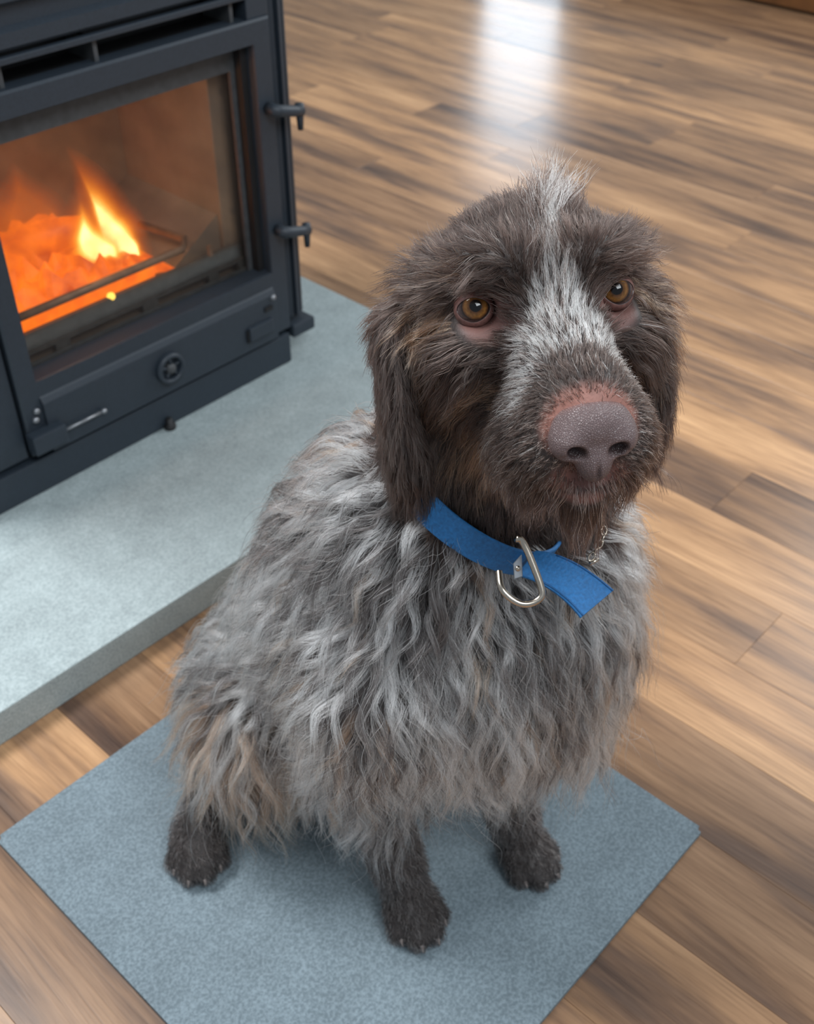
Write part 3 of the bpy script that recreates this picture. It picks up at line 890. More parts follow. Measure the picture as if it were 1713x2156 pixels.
FN.cone(hw(0.1170, 0, -0.0740), 0.0011, hw(0.108, 0, -0.0925), 0.0014, 0.002, 'sub')
nv, nq = FN.mesh()
m, nt, b = new_mat('nose_leather')
L_ = nt.links.new
tc = N(nt, 'ShaderNodeTexCoord')
vo = N(nt, 'ShaderNodeTexVoronoi', feature='DISTANCE_TO_EDGE', i_Scale=720.0)
L_(tc.outputs['Object'], vo.inputs['Vector'])
at_ = N(nt, 'ShaderNodeAttribute', attribute_name='skin')
cr = ramp(nt, vo.outputs['Distance'], [(0.0, (0.55, 0.52, 0.55)), (0.14, (1.0, 1.0, 1.0))])
mx = N(nt, 'ShaderNodeMix', data_type='RGBA', blend_type='MULTIPLY'); mx.inputs[0].default_value = 0.9
L_(at_.outputs['Color'], mx.inputs[6]); L_(cr, mx.inputs[7]); L_(mx.outputs[2], b.inputs['Base Color'])
b.inputs['Roughness'].default_value = 0.42
bp = N(nt, 'ShaderNodeBump', i_Strength=0.55, i_Distance=0.0006)
mr = N(nt, 'ShaderNodeMapRange'); mr.inputs[2].default_value = 0.25
L_(vo.outputs['Distance'], mr.inputs[0]); L_(mr.outputs[0], bp.inputs['Height']); L_(bp.outputs['Normal'], b.inputs['Normal'])
M['nose'] = m
me = np_mesh('nose', nv, nq, M['nose'])
Ln = hl(nv)
c_ = np.tile(V(0.158, 0.108, 0.105), (len(nv), 1))
pink = 1 - smooth01(np.minimum(Ln[:, 0] - 0.0955 + 0.0035 * (vnoise(nv, 220) - .5), 0.02), 0.0, 0.008)
top = smooth01(Ln[:, 2], -0.047, -0.039) * (1 - smooth01(Ln[:, 0], 0.100, 0.111))
w_ = np.clip(np.maximum(pink, top), 0, 1)[:, None]
c_ = c_ * (1 - w_) + V(0.33, 0.150, 0.122) * w_
low = (1 - smooth01(Ln[:, 2], -0.086, -0.074))[:, None]
c_ = c_ * (1 - low * 0.5) + V(0.075, 0.050, 0.052) * low * 0.5
hole = np.zeros(len(nv))
for s_ in (-1, 1):
    hole = np.maximum(hole, 1 - smooth01(np.linalg.norm((Ln - V(0.112, s_ * 0.0125, -0.068)) / V(0.009, 0.0075, 0.0060), axis=1), 0.6, 1.05))
c_ = c_ * (1 - 0.85 * hole[:, None]) + V(0.02, 0.008, 0.008) * 0.85 * hole[:, None]
ca = me.color_attributes.new('skin', 'FLOAT_COLOR', 'POINT')
v4 = np.ones((len(nv), 4)); v4[:, :3] = c_; ca.data.foreach_set('color', v4.ravel().astype(np.float32))
link(bpy.data.objects.new('nose', me), dog)

# ------------------------------------------------------------------ claws
M['claw'] = plain('horn_claw', (0.16, 0.135, 0.125), 0.35, noise=0.5, scale=160)
for (p, d) in TOES:
    p0 = p - d * 0.003
    pts = [p0 + d * 0.0085 * t + V(0, 0, 0.0025 * math.sin(2.2 * t) - 0.0062 * t * t) for t in np.linspace(0, 1, 7)]
    tube('claw', pts, [0.0024, 0.0026, 0.0024, 0.0021, 0.0016, 0.0011, 0.0005], M['claw'], dog, segs=8)

# ------------------------------------------------------------------ collar
M['webbing'] = plain('blue_webbing', (0.012, 0.125, 0.33), 0.62, noise=0.22, scale=420, bump=0.5)
M['webbing_edge'] = plain('blue_webbing_edge', (0.008, 0.085, 0.24), 0.7, noise=0.2, scale=500)
M['ring'] = plain('worn_nickel', (0.50, 0.44, 0.37), 0.24, 1.0, noise=0.12, scale=80)
CC = V(0.5507, 0.435, 0.4488); CN = V(0.5158, -0.4337, 1.0); CN /= np.linalg.norm(CN)
CF = V(-0.2, -0.98, 0); CF -= CN * (CF @ CN); CF /= np.linalg.norm(CF); CS = np.cross(CN, CF)
CR = 0.0815
collar = empty('dog_collar', CC)
tag(collar, "wide blue webbing collar with metal ring around the dog's neck", 'collar')
def ribbon(name, centre, width, thick, mat, parent, closed=False):
    """centre: list of points; width: list of half-width vectors; closed band with thickness"""
    bm = bmesh.new(); rings = []
    n = len(centre)
    for i in range(n):
        a = centre[(i - 1) % n] if closed or i else centre[i]
        b2 = centre[(i + 1) % n] if closed or i < n - 1 else centre[i]
        t = b2 - a; w = width[i]; nn = np.cross(t, w); nn /= np.linalg.norm(nn)
        prof_ = [(-1, -.5), (-.94, -1), (0, -1), (.94, -1), (1, -.5), (1, .5), (.94, 1), (0, 1), (-.94, 1), (-1, .5)]
        rings.append([bm.verts.new(centre[i] + w * x + nn * thick * 0.5 * y) for x, y in prof_])
    m_ = len(rings[0])
    for i in range(n if closed else n - 1):
        A, B = rings[i], rings[(i + 1) % n]
        for k in range(m_): bm.faces.new((A[k], A[(k + 1) % m_], B[(k + 1) % m_], B[k]))
    if not closed: bm.faces.new(rings[0][::-1]); bm.faces.new(rings[-1])
    return mesh_obj(name, bm, mat, parent)
cpts, cw = [], []
for i in range(72):
    t = 2 * math.pi * i / 72
    rad = math.cos(t) * CF + math.sin(t) * CS
    cpts.append(CC + CR * rad); cw.append(CN * 0.0115 + rad * -0.0012)
ribbon('strap', cpts, cw, 0.0032, M['webbing'], collar, closed=True)
ctrl = [(V(0.5300, 0.3556, 0.4417), V(0.5075, 0.3551, 0.4322)), (V(0.5423, 0.3306, 0.4384), V(0.5140, 0.3282, 0.4301)), (V(0.5489, 0.2968, 0.4260), V(0.5129, 0.2999, 0.4216))]
fc, fw = [], []
for t in np.linspace(0, 1, 15):
    q = [(1 - t) ** 2, 2 * t * (1 - t), t * t]
    hi = q[0] * ctrl[0][0] + q[1] * (2 * ctrl[1][0] - (ctrl[0][0] + ctrl[2][0]) / 2) + q[2] * ctrl[2][0]
    lo = q[0] * ctrl[0][1] + q[1] * (2 * ctrl[1][1] - (ctrl[0][1] + ctrl[2][1]) / 2) + q[2] * ctrl[2][1]
    fc.append((hi + lo) / 2); fw.append((hi - lo) / 2)
flap = ribbon('strap_end', fc, fw, 0.0034, M['webbing'], collar)
for s_ in (0.9, -0.9):                                          # stitching along the edges of the free end
    ps = [c0 + w0 * s_ + V(-0.0005, -0.0010, 0.0019) for c0, w0 in zip(fc[4:], fw[4:])]
    o = tube('stitch_line', ps, 0.0007, M['webbing_edge'], None, segs=6)
    o.parent = flap
dpts = [V(*p) for p in ((.5089, .3568, .4662), (.5076, .3485, .4583), (.5052, .3398, .4490), (.5026, .3313, .4397), (.5004, .3283, .4352), (.4946, .3300, .4315), (.4875, .3360, .4302), (.4838, .3443, .4336), (.4825, .3525, .4391))]
dpts = [p - V(0.006, 0.006, -0.007) for p in dpts]
def smooth_path(P, n=40):
    P = np.array(P)
    for _ in range(3):
        Q = [P[0]]
        for a, b2 in zip(P, P[1:]): Q += [0.75 * a + 0.25 * b2, 0.25 * a + 0.75 * b2]
        P = np.array(Q + [P[-1]])
    return list(P)
loop = [V(0.497, 0.351, 0.4535)] + dpts[1:] + [V(0.487, 0.356, 0.452)]
tube('d_ring', smooth_path([dpts[0] + V(-.004, .002, .002)] + dpts + [V(0.486, 0.356, 0.4500)]), 0.0027, M['ring'], collar, segs=14)
br = [V(*p) - V(0.003, 0.003, -0.003) for p in ((.5097, .355, .4529), (.5023, .3566, .4476), (.4974, .3511, .4387), (.5026, .3474, .4404))]
bm = bmesh.new()
nn = np.cross(br[1] - br[0], br[3] - br[0]); nn /= np.linalg.norm(nn)
A = [bm.verts.new(p) for p in br]; B = [bm.verts.new(p - nn * 0.002) for p in br]
bm.faces.new(A); bm.faces.new(B[::-1])
for k in range(4): bm.faces.new((A[k], B[k], B[(k + 1) % 4], A[(k + 1) % 4]))
mesh_obj('ring_bracket', bm, M['steel'], collar, bevel=0.0006)
lathe('rivet', [(0.0022, 0), (0.002, 0.0012), (0, 0.0016)], (br[0] + br[2] + br[1] + br[3]) / 4 + nn * 0.0, nn if nn @ V(-.57, -.52, .64) > 0 else -nn, M['ring'], collar, segs=12)

# thin chain on the dog's left
chain = empty('neck_chain', (0.5596, 0.322, 0.4437))
tag(chain, "thin metal chain half hidden in the ruff, behind the blue collar's free end", 'chain')
ch = smooth_path([V(0.580, 0.338, 0.4640), V(.5698, .3219, .4537), V(.5596, .322, .4447), V(.552, .3223, .4381)])
ln = np.cumsum([0] + [np.linalg.norm(b2 - a) for a, b2 in zip(ch, ch[1:])])
for k in range(8):
    s0 = ln[-1] * (k + 0.5) / 8
    i = min(len(ch) - 2, int(np.searchsorted(ln, s0)) - 1)
    p = ch[i]; d = ch[i + 1] - ch[i]; d /= np.linalg.norm(d)
    a = np.cross(d, V(-.57, -.52, .64)); a /= np.linalg.norm(a); b2 = np.cross(d, a)
    ww = a if k % 2 else b2
    tube('chain_link', [p + d * 0.0036 * math.cos(t) + ww * 0.0021 * math.sin(t) for t in np.linspace(0, 2 * math.pi, 15)[:-1]], 0.0007, M['ring'], chain, segs=6, closed=True)
tube('chain_toggle', [V(.5505, .3210, .4362), V(.5572, .3175, .4390)], 0.0013, M['ring'], chain, segs=8)

# ------------------------------------------------------------------ fur: real strands (hair curves) combed over the body
tri = np.concatenate([bq[:, [0, 1, 2]], bq[:, [0, 2, 3]]])
ta, tb, tc_ = bv[tri[:, 0]], bv[tri[:, 1]], bv[tri[:, 2]]
tarea = 0.5 * np.linalg.norm(np.cross(tb - ta, tc_ - ta), axis=1)
tcen = (ta + tb + tc_) / 3
tnor = F.normal(tcen)
tloc = hl(tcen)
def nz_(v): return v / (np.linalg.norm(v, axis=1, keepdims=True) + 1e-9)
def lw(v): return v @ HB.T                       # local direction -> world

# regions ------------------------------------------------------------
def regions(P, L, nrm):
    sC = (P - CC) @ CN                           # signed height above the collar plane
    head = (sC > 0.004) & (P[:, 2] > 0.40) & (np.linalg.norm(L - V(-0.02, 0, -0.05), axis=1) < 0.175)
    ear = head & (np.abs(L[:, 1]) > 0.074) & (L[:, 2] < 0.012) & (L[:, 0] < -0.012)
    fore = (P[:, 2] < 0.165) & (P[:, 1] < 0.49) & ~head
    hind = (P[:, 2] < 0.070) & ~fore & ((P[:, 0] < 0.437) | (P[:, 0] > 0.60)) & (P[:, 1] < 0.70)
    leg = fore | hind
    return head, ear, leg, sC
Rh, Re, Rl, Rs = regions(tcen, tloc, tnor)
camdir = nz_(CAMP - tcen)
facing = np.sum(camdir * tnor, 1)

def sample_on(weight, n):
    w = weight * tarea
    idx = rng.choice(len(tri), n, p=w / w.sum())
    u, v = rng.random(n), rng.random(n)
    fl_ = u + v > 1; u[fl_] = 1 - u[fl_]; v[fl_] = 1 - v[fl_]
    P = ta[idx] + u[:, None] * (tb - ta)[idx] + v[:, None] * (tc_ - ta)[idx]
    d = F.sample(P); Nn = F.normal(P)
    return P - Nn * d[:, None], Nn

def nearest(A, B, k=1):
    """indices in B of the k nearest points for each row of A"""
    from mathutils.kdtree import KDTree
    kd = KDTree(len(B))
    for i, p in enumerate(B): kd.insert(p, i)
    kd.balance()
    return np.array([kd.find(p)[1] for p in A])

def tangent(v, n):
    return nz_(v - n * np.sum(v * n, 1, keepdims=True))

def grow(P, Nn, length, lift, comb, grav, amp, wave, nseg, margin=0.0015, rise=0.006, phase=None, seed=0):
    """simulate strands; returns (n, nseg+1, 3)"""
    n = len(P)
    t = tangent(comb, Nn)
    d = nz_(Nn * lift[:, None] + t * (1 - lift)[:, None])
    out = np.zeros((n, nseg + 1, 3)); out[:, 0] = P - Nn * 0.0012
    p = P.copy()
    ds = (length / nseg)[:, None]
    for i in range(1, nseg + 1):
        tt = i / nseg
        d = nz_(d + V(0, 0, -1) * (grav * ds[:, 0] * 22)[:, None] + t * 0.06)
        p = p + d * ds
        s_ = F.sample(p); g = F.normal(p)
        m_ = margin + rise * np.minimum(1, tt * 1.6) * np.minimum(1, length / 0.04)
        push = np.clip(m_ - s_, 0, None)
        p = p + g * push[:, None]
        inward = np.minimum(np.sum(d * g, 1), 0) * (s_ < m_ + 0.002)
        d = nz_(d - g * inward[:, None] * 0.85)
        p[:, 2] = np.maximum(p[:, 2], MATZ + 0.001)
        out[:, i] = p
    if amp is not None:
        ph = rng.random(n) * 6.28 if phase is None else phase
        sw = rng.choice([-1, 1], n)
        T = nz_(np.gradient(out, axis=1).reshape(-1, 3)).reshape(out.shape)
        Nr = np.repeat(Nn[:, None], nseg + 1, 1)
        S = np.cross(T, Nr); S /= np.linalg.norm(S, axis=2, keepdims=True) + 1e-9
        U = np.cross(S, T)
        tt = np.linspace(0, 1, nseg + 1)[None]
        arg = 2 * math.pi * tt * (length / wave)[:, None] + ph[:, None]
        env = np.minimum(1, tt * 2.2) * amp[:, None]
        out = out + S * (env * (np.sin(arg) - np.sin(ph)[:, None]))[..., None] + U * (env * 0.45 * sw[:, None] * (np.cos(arg) - np.cos(ph)[:, None]))[..., None]
    out[..., 2] = np.maximum(out[..., 2], MATZ + 0.0008)
    return out

def children(P, Nn, G, gi, clump, scale_len, frizz, nseg):
    """strands at roots P follow guide strands G[gi]; clump draws them together towards the tips"""
    g = G[gi]
    n = len(P)
    tt = np.linspace(0, 1, nseg + 1)[None, :, None]
    disp = (g - g[:, :1])
    sc = scale_len[:, None, None]
    # resample the guide displacement at a shortened length
    f = np.clip(tt * sc, 0, 1) * nseg
    i0 = np.minimum(f.astype(int), nseg - 1); fr = f - i0
    take = lambda k: np.take_along_axis(disp, np.repeat(k, 3, 2), 1)
    disp = take(i0) * (1 - fr) + take(i0 + 1) * fr
    off = (g[:, 0] - P)[:, None, :] * (clump[:, None, None] * np.clip(tt * 1.15, 0, 1) ** 1.1)
    out = (P - Nn * 0.0012)[:, None, :] + disp + off
    fz = rng.normal(size=(n, 1, 3)) * frizz[:, None, None] * tt ** 1.3
    ph = rng.random((n, 1, 1)) * 6.28
    out = out + fz + rng.normal(size=(n, 1, 3)) * frizz[:, None, None] * 0.35 * np.sin(tt * 7 + ph) * tt
    out[..., 2] = np.maximum(out[..., 2], MATZ + 0.0008)
    return out

def hair_material(name, rough=0.38):
    m, nt, b = new_mat(name)
    nt.nodes.remove(b)
    h_ = N(nt, 'ShaderNodeBsdfHairPrincipled')
    try: h_.model = 'CHIANG'
    except Exception: pass
    h_.parametrization = 'COLOR'
    at2 = N(nt, 'ShaderNodeAttribute', attribute_name='tint')
    nt.links.new(at2.outputs['Color'], h_.inputs['Color'])
    h_.inputs['Roughness'].default_value = rough
    h_.inputs['Radial Roughness'].default_value = 0.6
    h_.inputs['IOR'].default_value = 1.5
    for k in ('Coat', 'Random Color', 'Random Roughness'):
        if k in h_.inputs: h_.inputs[k].default_value = 0.0
    nt.links.new(h_.outputs[0], nt.nodes['Material Output'].inputs['Surface'])
    return m
M['fur'] = hair_material('fur_strands')

def hair_object(name, S, colour, root_r, tip_r, label=None):
    """S: (n, k, 3) points, colour: (n, k, 3)"""
    n, k, _ = S.shape
    hc = bpy.data.hair_curves.new(name)
    hc.add_curves([k] * n)
    hc.attributes['position'].data.foreach_set('vector', S.reshape(-1).astype(np.float32))
    ra = hc.attributes.get('radius') or hc.attributes.new('radius', 'FLOAT', 'POINT')
    t = np.linspace(0, 1, k)[None]
    rr = (np.asarray(root_r).reshape(-1, 1) * (1 - t ** 2.2) + np.asarray(tip_r).reshape(-1, 1) * t ** 2.2) * np.ones((n, 1))
    ra.data.foreach_set('value', rr.reshape(-1).astype(np.float32))
    c4 = np.ones((n, k, 4), np.float32); c4[..., :3] = np.clip(colour, 0, 1)
    ca = hc.attributes.new('tint', 'FLOAT_COLOR', 'POINT')
    ca.data.foreach_set('color', c4.reshape(-1))
    hc.materials.append(M['fur'])
    o = link(bpy.data.objects.new(name, hc), dog)
    o['kind'] = 'stuff'
    if label: o['label'] = label
    return o

def lerp_col(a, b2, t): return np.array(a) * (1 - t[:, None]) + np.array(b2) * t[:, None]
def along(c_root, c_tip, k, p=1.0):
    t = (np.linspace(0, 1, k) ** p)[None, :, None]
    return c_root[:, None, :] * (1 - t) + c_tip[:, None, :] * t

# ---- body coat: long, wavy, grey with white locks and dark undercoat
def coat_params(P, Nn):
    n = len(P)
    sC = (P - CC) @ CN
    front = smooth01(-(P[:, 1] - 0.50), 0.0, 0.12)
    low = 1 - smooth01(P[:, 2], 0.16, 0.30)
    leftside = smooth01(P[:, 0], 0.57, 0.62)
    L = 0.056 + 0.020 * front + 0.014 * low + 0.012 * leftside
    thigh = (1 - smooth01(np.linalg.norm((P - V(0.405, 0.575, 0.150)) / V(0.055, 0.06, 0.085), axis=1), 0.6, 1.1))
    L += 0.030 * thigh
    L *= 1 - 0.60 * smooth01(sC, -0.024, -0.004)
    hindlow = (P[:, 1] > 0.50) * (1 - smooth01(P[:, 2], 0.06, 0.12))
    L *= 1 - 0.40 * hindlow
    ruffl = smooth01(P[:, 0], 0.58, 0.64) * smooth01(P[:, 2], 0.26, 0.36)
    L += 0.010 * ruffl
    L *= 0.75 + 0.45 * rng.random(n)
    bk = V(0.05, 1.0, 0.0)
    comb = np.tile(V(0, 0, -1.0), (n, 1)) + bk * (0.55 - 0.75 * front)[:, None]
    radial = P - (CC + 0.02 * CF)
    comb = comb + nz_(radial) * (0.9 * (1 - smooth01(-sC, 0.02, 0.13)))[:, None]
    sw = np.stack([vnoise(P, 14, 1), vnoise(P, 14, 2), vnoise(P, 14, 3)], 1) - 0.5
    comb = comb + sw * 1.5 
    tm = thigh[:, None]
    comb = comb * (1 - tm) + V(0.05, -0.35, -1.0) * tm
    rear = smooth01(P[:, 1], 0.55, 0.62)
    lift = (0.40 + 0.20 * rng.random(n) + 0.15 * ruffl) * (1 - 0.45 * rear)
    grav = 0.55 + 0.35 * front
    return L, lift, comb, grav, thigh, front, sC

w_coat = np.where(Rh | Rl, 0, 1.0) * np.where(tcen[:, 2] < 0.02, 0.1, 1.0) * np.where(facing < -0.35, 0.55, 1.0)
NS = 14
GP, GN = sample_on(w_coat, 3000)
L_, lift_, comb_, grav_, th_, fr_, sC_ = coat_params(GP, GN)
G = grow(GP, GN, L_, lift_, comb_, grav_, 0.0032 + 0.0042 * rng.random(len(GP)), 0.048 + 0.036 * rng.random(len(GP)), NS, rise=0.018)
dark = vnoise(GP, 22, 5) * 0.65 + vnoise(GP, 60, 6) * 0.35
saddle = 1 - smooth01(np.linalg.norm((GP - V(0.474, 0.428, 0.440)) / V(0.045, 0.055, 0.055), axis=1), 0.5, 1.15)
below = 1 - smooth01(np.linalg.norm((GP - V(0.535, 0.345, 0.375)) / V(0.06, 0.06, 0.05), axis=1), 0.5, 1.15)
g_light = np.clip(0.55 + 0.62 * (1 - smooth01(dark, 0.36, 0.62)) - 0.80 * saddle - 0.45 * below + 0.45 * smooth01(GP[:, 0], 0.58, 0.64) * smooth01(GP[:, 2], 0.26, 0.34), 0.06, 0.95)  # last term paints the rim light on the left ruff as paler hair
g_rust = np.clip(th_ * 0.9 * (1 - smooth01(np.abs(GP[:, 1] - 0.575), 0.03, 0.09)) + (GP[:, 1] > 0.5) * (1 - smooth01(GP[:, 2], 0.05, 0.14)) * 0.75 + 0.07, 0, 0.8)
g_isrust = rng.random(len(GP)) < g_rust * 0.85
CPn = 88000
CP, CN_ = sample_on(w_coat, CPn)
gi = nearest(CP, GP)
S = children(CP, CN_, G, gi, 0.62 + 0.32 * rng.random(CPn), 0.55 + 0.45 * rng.random(CPn), 0.0011 + 0.0045 * rng.random(CPn) ** 4, NS)
g_lk = np.where(rng.random(len(GP)) < g_light, 0.80 + 0.18 * rng.random(len(GP)), 0.10 + 0.22 * rng.random(len(GP)))
lt = rng.random(CPn) < g_lk[gi]
b_ = rng.random(CPn)
c_light = lerp_col((0.34, 0.34, 0.345), (0.88, 0.87, 0.85), b_)
c_dark = lerp_col((0.018, 0.0155, 0.015), (0.085, 0.072, 0.069), b_ ** 1.6)
c_rust = lerp_col((0.20, 0.105, 0.066), (0.40, 0.255, 0.175), b_)
tone_g = np.clip(np.exp(rng.normal(0, 0.34, len(GP))), 0.4, 1.7)
base = np.where(lt[:, None], np.clip(c_light * tone_g[gi][:, None], 0, 0.92), c_dark)
isr = g_isrust[gi] & (rng.random(CPn) < 0.8)
base = np.where(isr[:, None], c_rust, base)
hair_object('body_coat', S, along(base * 0.24, base * 1.12, NS + 1, 0.8), 0.00015 + 0.00005 * rng.random(CPn), 0.00005, 'long wavy grey coat with dark undercoat and tan tips')  # roots darkened: undercoat, plus painted shade in the gaps between locks

# loose single hairs lying over the locks
gn = 2600
XP, XN = sample_on(w_coat, gn)
Lx, liftx, combx, gravx, thx, frx, sCx = coat_params(XP, XN)
X = grow(XP, XN, Lx * (0.8 + 0.5 * rng.random(gn)), liftx + 0.1, combx + (rng.random((gn, 3)) - 0.5) * 0.5, gravx, 0.003 + 0.006 * rng.random(gn), 0.04 + 0.05 * rng.random(gn), NS, rise=0.022)
b_ = rng.random(gn)
base = np.where((rng.random(gn) < 0.72)[:, None], lerp_col((0.55, 0.545, 0.53), (0.92, 0.91, 0.88), b_), lerp_col((0.02, 0.017, 0.016), (0.10, 0.08, 0.07), b_))
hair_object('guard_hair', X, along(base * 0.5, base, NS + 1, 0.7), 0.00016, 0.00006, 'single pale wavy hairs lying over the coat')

# ---- legs: short dense dark hair
w_leg = np.where(Rl, 1.0, 0) + np.where((~Rh) & (~Rl) & (tcen[:, 2] < 0.20) & (tcen[:, 1] < 0.5), 0.35, 0)
NL = 5
LP, LN = sample_on(w_leg, 26000)
n = len(LP)
Ll = (0.0075 + 0.004 * rng.random(n)) * np.where(LP[:, 2] < 0.035, 0.55, 1.0)
cmb = np.tile(V(-0.12, -0.35, -1.0), (n, 1)) + (rng.random((n, 3)) - 0.5) * 0.6
foot = 1 - smooth01(LP[:, 2], 0.03, 0.05)
cmb = cmb + foot[:, None] * V(-0.5, -1.3, 0.6)
S = grow(LP, LN, Ll, 0.30 + 0.25 * rng.random(n), cmb, np.full(n, 0.3), 0.0005 + 0.0006 * rng.random(n), 0.008 + 0 * Ll, NL, margin=0.0004, rise=0.002)
b_ = rng.random(n)
base = lerp_col((0.016, 0.013, 0.0125), (0.070, 0.057, 0.053), b_ ** 1.4)
gw = rng.random(n) < 0.10 + 0.12 * smooth01(LP[:, 2], 0.06, 0.14)
base = np.where(gw[:, None], lerp_col((0.16, 0.14, 0.135), (0.34, 0.31, 0.30), b_), base)
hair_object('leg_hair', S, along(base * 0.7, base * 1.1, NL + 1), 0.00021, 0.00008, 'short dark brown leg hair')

# ---- head
NOSE = V(0.104, 0, -0.054)
def head_params(P, Nn):
    L = hl(P); n = len(P)
    ear = (np.abs(L[:, 1]) > 0.074) & (L[:, 2] < 0.012) & (L[:, 0] < -0.012)
    x, y, z = L.T
    ay = np.abs(y)
    away = nz_(L - NOSE)
    muzzle = smooth01(x, 0.012, 0.03)
    fore = (1 - muzzle) * smooth01(z, 0.0, 0.03)
    side = (1 - muzzle) * smooth01(ay, 0.035, 0.06) * (1 - smooth01(z, 0.0, 0.04))
    lng = 0.016 + 0.005 * fore + 0.036 * side
    lng = lng * (1 - muzzle) + muzzle * (0.0105 + 0.006 * smooth01(0.07 - x, 0, 0.04) + 0.024 * smooth01(-z, 0.050, 0.078) * smooth01(0.098 - x, 0.0, 0.03))
    comb = away * V(1, 1.35, 1)
    comb = comb + V(-0.25, 0, -0.9) * (side * 1.1)[:, None] + V(-0.7, 0, 0.25) * fore[:, None]
    jaw = smooth01(-z, 0.080, 0.100)
    comb = comb + V(-0.1, 0, -1.2) * jaw[:, None] * 0.9
    chin = jaw * smooth01(x, -0.02, 0.03)
    lng = np.maximum(lng, 0.045 * chin)
    jowl = smooth01(-z, 0.055, 0.085) * smooth01(ay, 0.022, 0.04) * (1 - smooth01(x, 0.04, 0.07)) * smooth01(x, -0.05, -0.02)
    lng = np.maximum(lng, 0.050 * jowl)
    comb = comb + V(-0.15, 0, -1.0) * (jowl * 1.6)[:, None] + np.stack([-0.2 + 0 * y, np.sign(y) * 0.25, -0.6 + 0 * y], 1) * (muzzle * smooth01(ay, 0.018, 0.035))[:, None]
    lift = 0.22 + 0.14 * rng.random(n) - 0.06 * muzzle + 0.10 * jowl
    grav = 0.15 + 0.8 * side + 0.6 * jowl + 0.8 * jaw + 0.3 * muzzle * smooth01(ay, 0.02, 0.04)
    # brows: long tufts leaning out over the eyes
    br_ = np.zeros(n)
    for s_ in (-1, 1):
        br_ = np.maximum(br_, 1 - smooth01(np.linalg.norm((L - V(0.002, s_ * 0.040, 0.028)) / V(0.026, 0.026, 0.014), axis=1), 0.55, 1.1))
    lng = lng * (1 - br_) + np.where(y < 0, 0.028, 0.023) * br_
    lift = lift * (1 - br_) + (0.62 + 0.2 * rng.random(n)) * br_
    comb = comb * (1 - br_[:, None]) + (np.stack([0.55 + 0 * y, np.sign(y) * 1.0, 0.10 + 0 * y], 1)) * br_[:, None]
    grav = grav * (1 - br_) + 0.75 * br_
    # white tuft on the crown
    tuft = 1 - smooth01(np.linalg.norm((L - V(-0.030, 0.012, 0.060)) / V(0.028, 0.018, 0.02), axis=1), 0.5, 1.1)
    lng = lng + (0.004 + 0.016 * rng.random(n)) * tuft
    lift = np.clip(lift + (0.2 + 0.35 * rng.random(n)) * tuft, 0, 0.95)
    comb = comb + (V(0.1, 0.7, 0) + (rng.random((n, 3)) - 0.5) * 2.4) * tuft[:, None]
    # thin skin around eyes, nose and lips
    short = np.zeros(n)
    for s_ in (-1, 1):
        e = np.linalg.norm((L - V(0.004, s_ * 0.044, -0.006)) / V(0.028, 0.022, 0.019), axis=1)
        short = np.maximum(short, 1 - smooth01(e, 0.62, 1.05))
    e = np.linalg.norm((L - V(0.104, 0, -0.060)) / V(0.024, 0.032, 0.026), axis=1)
    short = np.maximum(short, 1 - smooth01(e, 0.8, 1.25))
    e = np.linalg.norm((L - V(0.098, 0, -0.092)) / V(0.026, 0.026, 0.010), axis=1)
    short = np.maximum(short, 0.75 * (1 - smooth01(e, 0.7, 1.2)))
    lng = lng * (1 - 0.82 * short * (1 - br_))
    # ears
    lng = np.where(ear, 0.026 + 0.016 * smooth01(-z, 0.06, 0.13), lng)
    ce = np.tile(V(0.02, 0, -1.0), (n, 1)) + (rng.random((n, 3)) - 0.5) * 0.25
    comb = np.where(ear[:, None], ce, comb)
    lift = np.where(ear, 0.14 + 0.12 * rng.random(n), lift)
    grav = np.where(ear, 0.9, grav)
    nzv = np.stack([vnoise(P, 55, 11), vnoise(P, 55, 12), vnoise(P, 55, 13)], 1) - 0.5
    comb = comb + nzv * np.where(ear, 0.3, 0.75)[:, None]
    return L, lng, lift, lw(comb), grav, short, br_, tuft, ear, muzzle

def head_density(L):
    d = np.ones(len(L))
    for s_ in (-1, 1):
        e = np.linalg.norm((L - V(0.004, s_ * 0.0475, -0.003)) / V(0.022, 0.0185, 0.0160), axis=1)
        d *= np.where(e < 1, 0.03, 1)
        e = np.linalg.norm((L - V(0.004, s_ * 0.044, -0.006)) / V(0.028, 0.022, 0.019), axis=1)
        d *= 0.45 + 0.55 * smooth01(e, 0.7, 1.1)
    e = np.linalg.norm((L - V(0.104, 0, -0.059)) / V(0.019, 0.0265, 0.023), axis=1)
    d *= np.where(e < 1, 0.22, 1)
    e = np.linalg.norm((L - V(0.098, 0, -0.092)) / V(0.026, 0.026, 0.010), axis=1)
    d *= 0.70 + 0.30 * smooth01(e, 0.75, 1.15)
    e = np.linalg.norm((L - V(0.088, 0, -0.1035)) / V(0.036, 0.034, 0.0032), axis=1)
    d *= np.where(e < 1, 0.0, 1)
    return d
w_head = np.where(Rh, 1.0, 0) * head_density(tloc)
NH = 9
GP, GN = sample_on(w_head, 6500)
L, lng, lift_, comb_, grav_, short, br_, tuft, ear, muz = head_params(GP, GN)
lng = lng * (0.8 + 0.4 * rng.random(len(GP)))
G = grow(GP, GN, lng, np.clip(lift_, 0, 0.95), comb_, grav_, (0.0004 + 0.0013 * rng.random(len(GP))) * np.clip(lng / 0.025, 0.15, 1.3), 0.022 + 0.02 * rng.random(len(GP)), NH, margin=0.0006, rise=0.0055)
HN = 76000
wh2 = w_head * np.where(facing < -0.2, 0.5, 1.0)
HP, HNn = sample_on(wh2, HN)
gi = nearest(HP, GP)
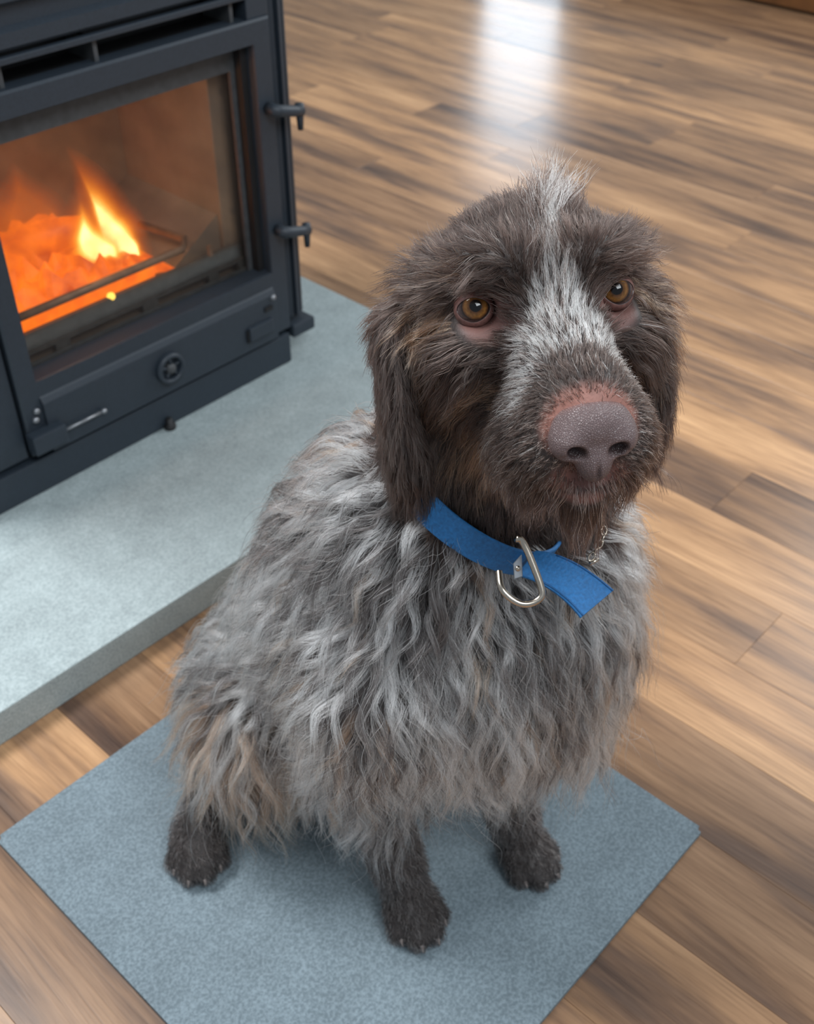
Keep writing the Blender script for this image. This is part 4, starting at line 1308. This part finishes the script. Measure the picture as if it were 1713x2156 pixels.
S = children(HP, HNn, G, gi, (0.15 + 0.45 * rng.random(HN)) * (1 - 0.9 * short[gi]), 0.68 + 0.32 * rng.random(HN), 0.0006 + 0.0018 * rng.random(HN) ** 3 + 0.0006 * (lng[gi] > 0.02) + 0.0016 * tuft[gi], NH)
L = hl(HP); x, y, z = L.T; ay = np.abs(y)
b_ = rng.random(HN)
base = lerp_col((0.0125, 0.0072, 0.0058), (0.048, 0.029, 0.0225), b_ ** 1.5)
# grey sheen of paler hairs everywhere
base = np.where((rng.random(HN) < 0.05)[:, None], lerp_col((0.10, 0.075, 0.062), (0.20, 0.155, 0.13), b_), base)
# rust: cheeks in front of the ears, beard, brow ends, ear tips
rust = 0.85 * (1 - smooth01(np.linalg.norm((np.stack([x, ay, z], 1) - V(-0.022, 0.062, -0.020)) / V(0.022, 0.026, 0.050), axis=1), 0.5, 1.1))
rust = np.maximum(rust, 0.95 * (1 - smooth01(np.linalg.norm((np.stack([x, ay, z], 1) - V(0.005, 0.048, -0.085)) / V(0.045, 0.03, 0.045), axis=1), 0.6, 1.15)))
rust = np.maximum(rust, 0.40 * smooth01(-z, 0.12, 0.15) * ear[gi])
rust = np.maximum(rust, 0.35 * br_[gi] * smooth01(ay, 0.045, 0.055))
gr = vnoise(HP, 120, 21)
isr = rng.random(HN) < rust * smooth01(gr, 0.25, 0.6)
base = np.where(isr[:, None], lerp_col((0.10, 0.045, 0.024), (0.34, 0.185, 0.105), b_), base)
# white blaze from the crown down to the muzzle
yy = y - 0.012 * smooth01(z, 0.03, 0.06) + 0.008 * (vnoise(HP, 90, 31) - 0.5)
crown = np.exp(-(yy / 0.010) ** 2) * smooth01(z, -0.01, 0.01) * smooth01(x, -0.075, -0.03)
streak = (0.42 + 0.5 * vnoise(HP, 140, 33)) * (1 - tuft[gi]) + 0.85 * tuft[gi]
wht = crown * np.clip(streak, 0, 1)
mzw = 0.010 + 0.030 * smooth01(x, 0.012, 0.055)
mz = smooth01(x, 0.004, 0.022) * (1 - smooth01(x, 0.068, 0.084)) * (1 - smooth01(np.abs(yy), mzw * 0.75, mzw * 1.35)) * smooth01(z, -0.066, -0.046)
wht = np.maximum(wht, (0.62 + 0.4 * vnoise(HP, 150, 34)) * mz)
wht = np.maximum(wht, 0.06 * smooth01(x, 0.0, 0.05))
isw = rng.random(HN) < wht
base = np.where(isw[:, None], lerp_col((0.50, 0.48, 0.455), (0.92, 0.90, 0.86), b_), base)
# flesh-coloured down round nose and eyes
isp = (rng.random(HN) < short[gi] * 0.75) & ~isw
base = np.where(isp[:, None], lerp_col((0.14, 0.075, 0.06), (0.34, 0.19, 0.15), b_), base)
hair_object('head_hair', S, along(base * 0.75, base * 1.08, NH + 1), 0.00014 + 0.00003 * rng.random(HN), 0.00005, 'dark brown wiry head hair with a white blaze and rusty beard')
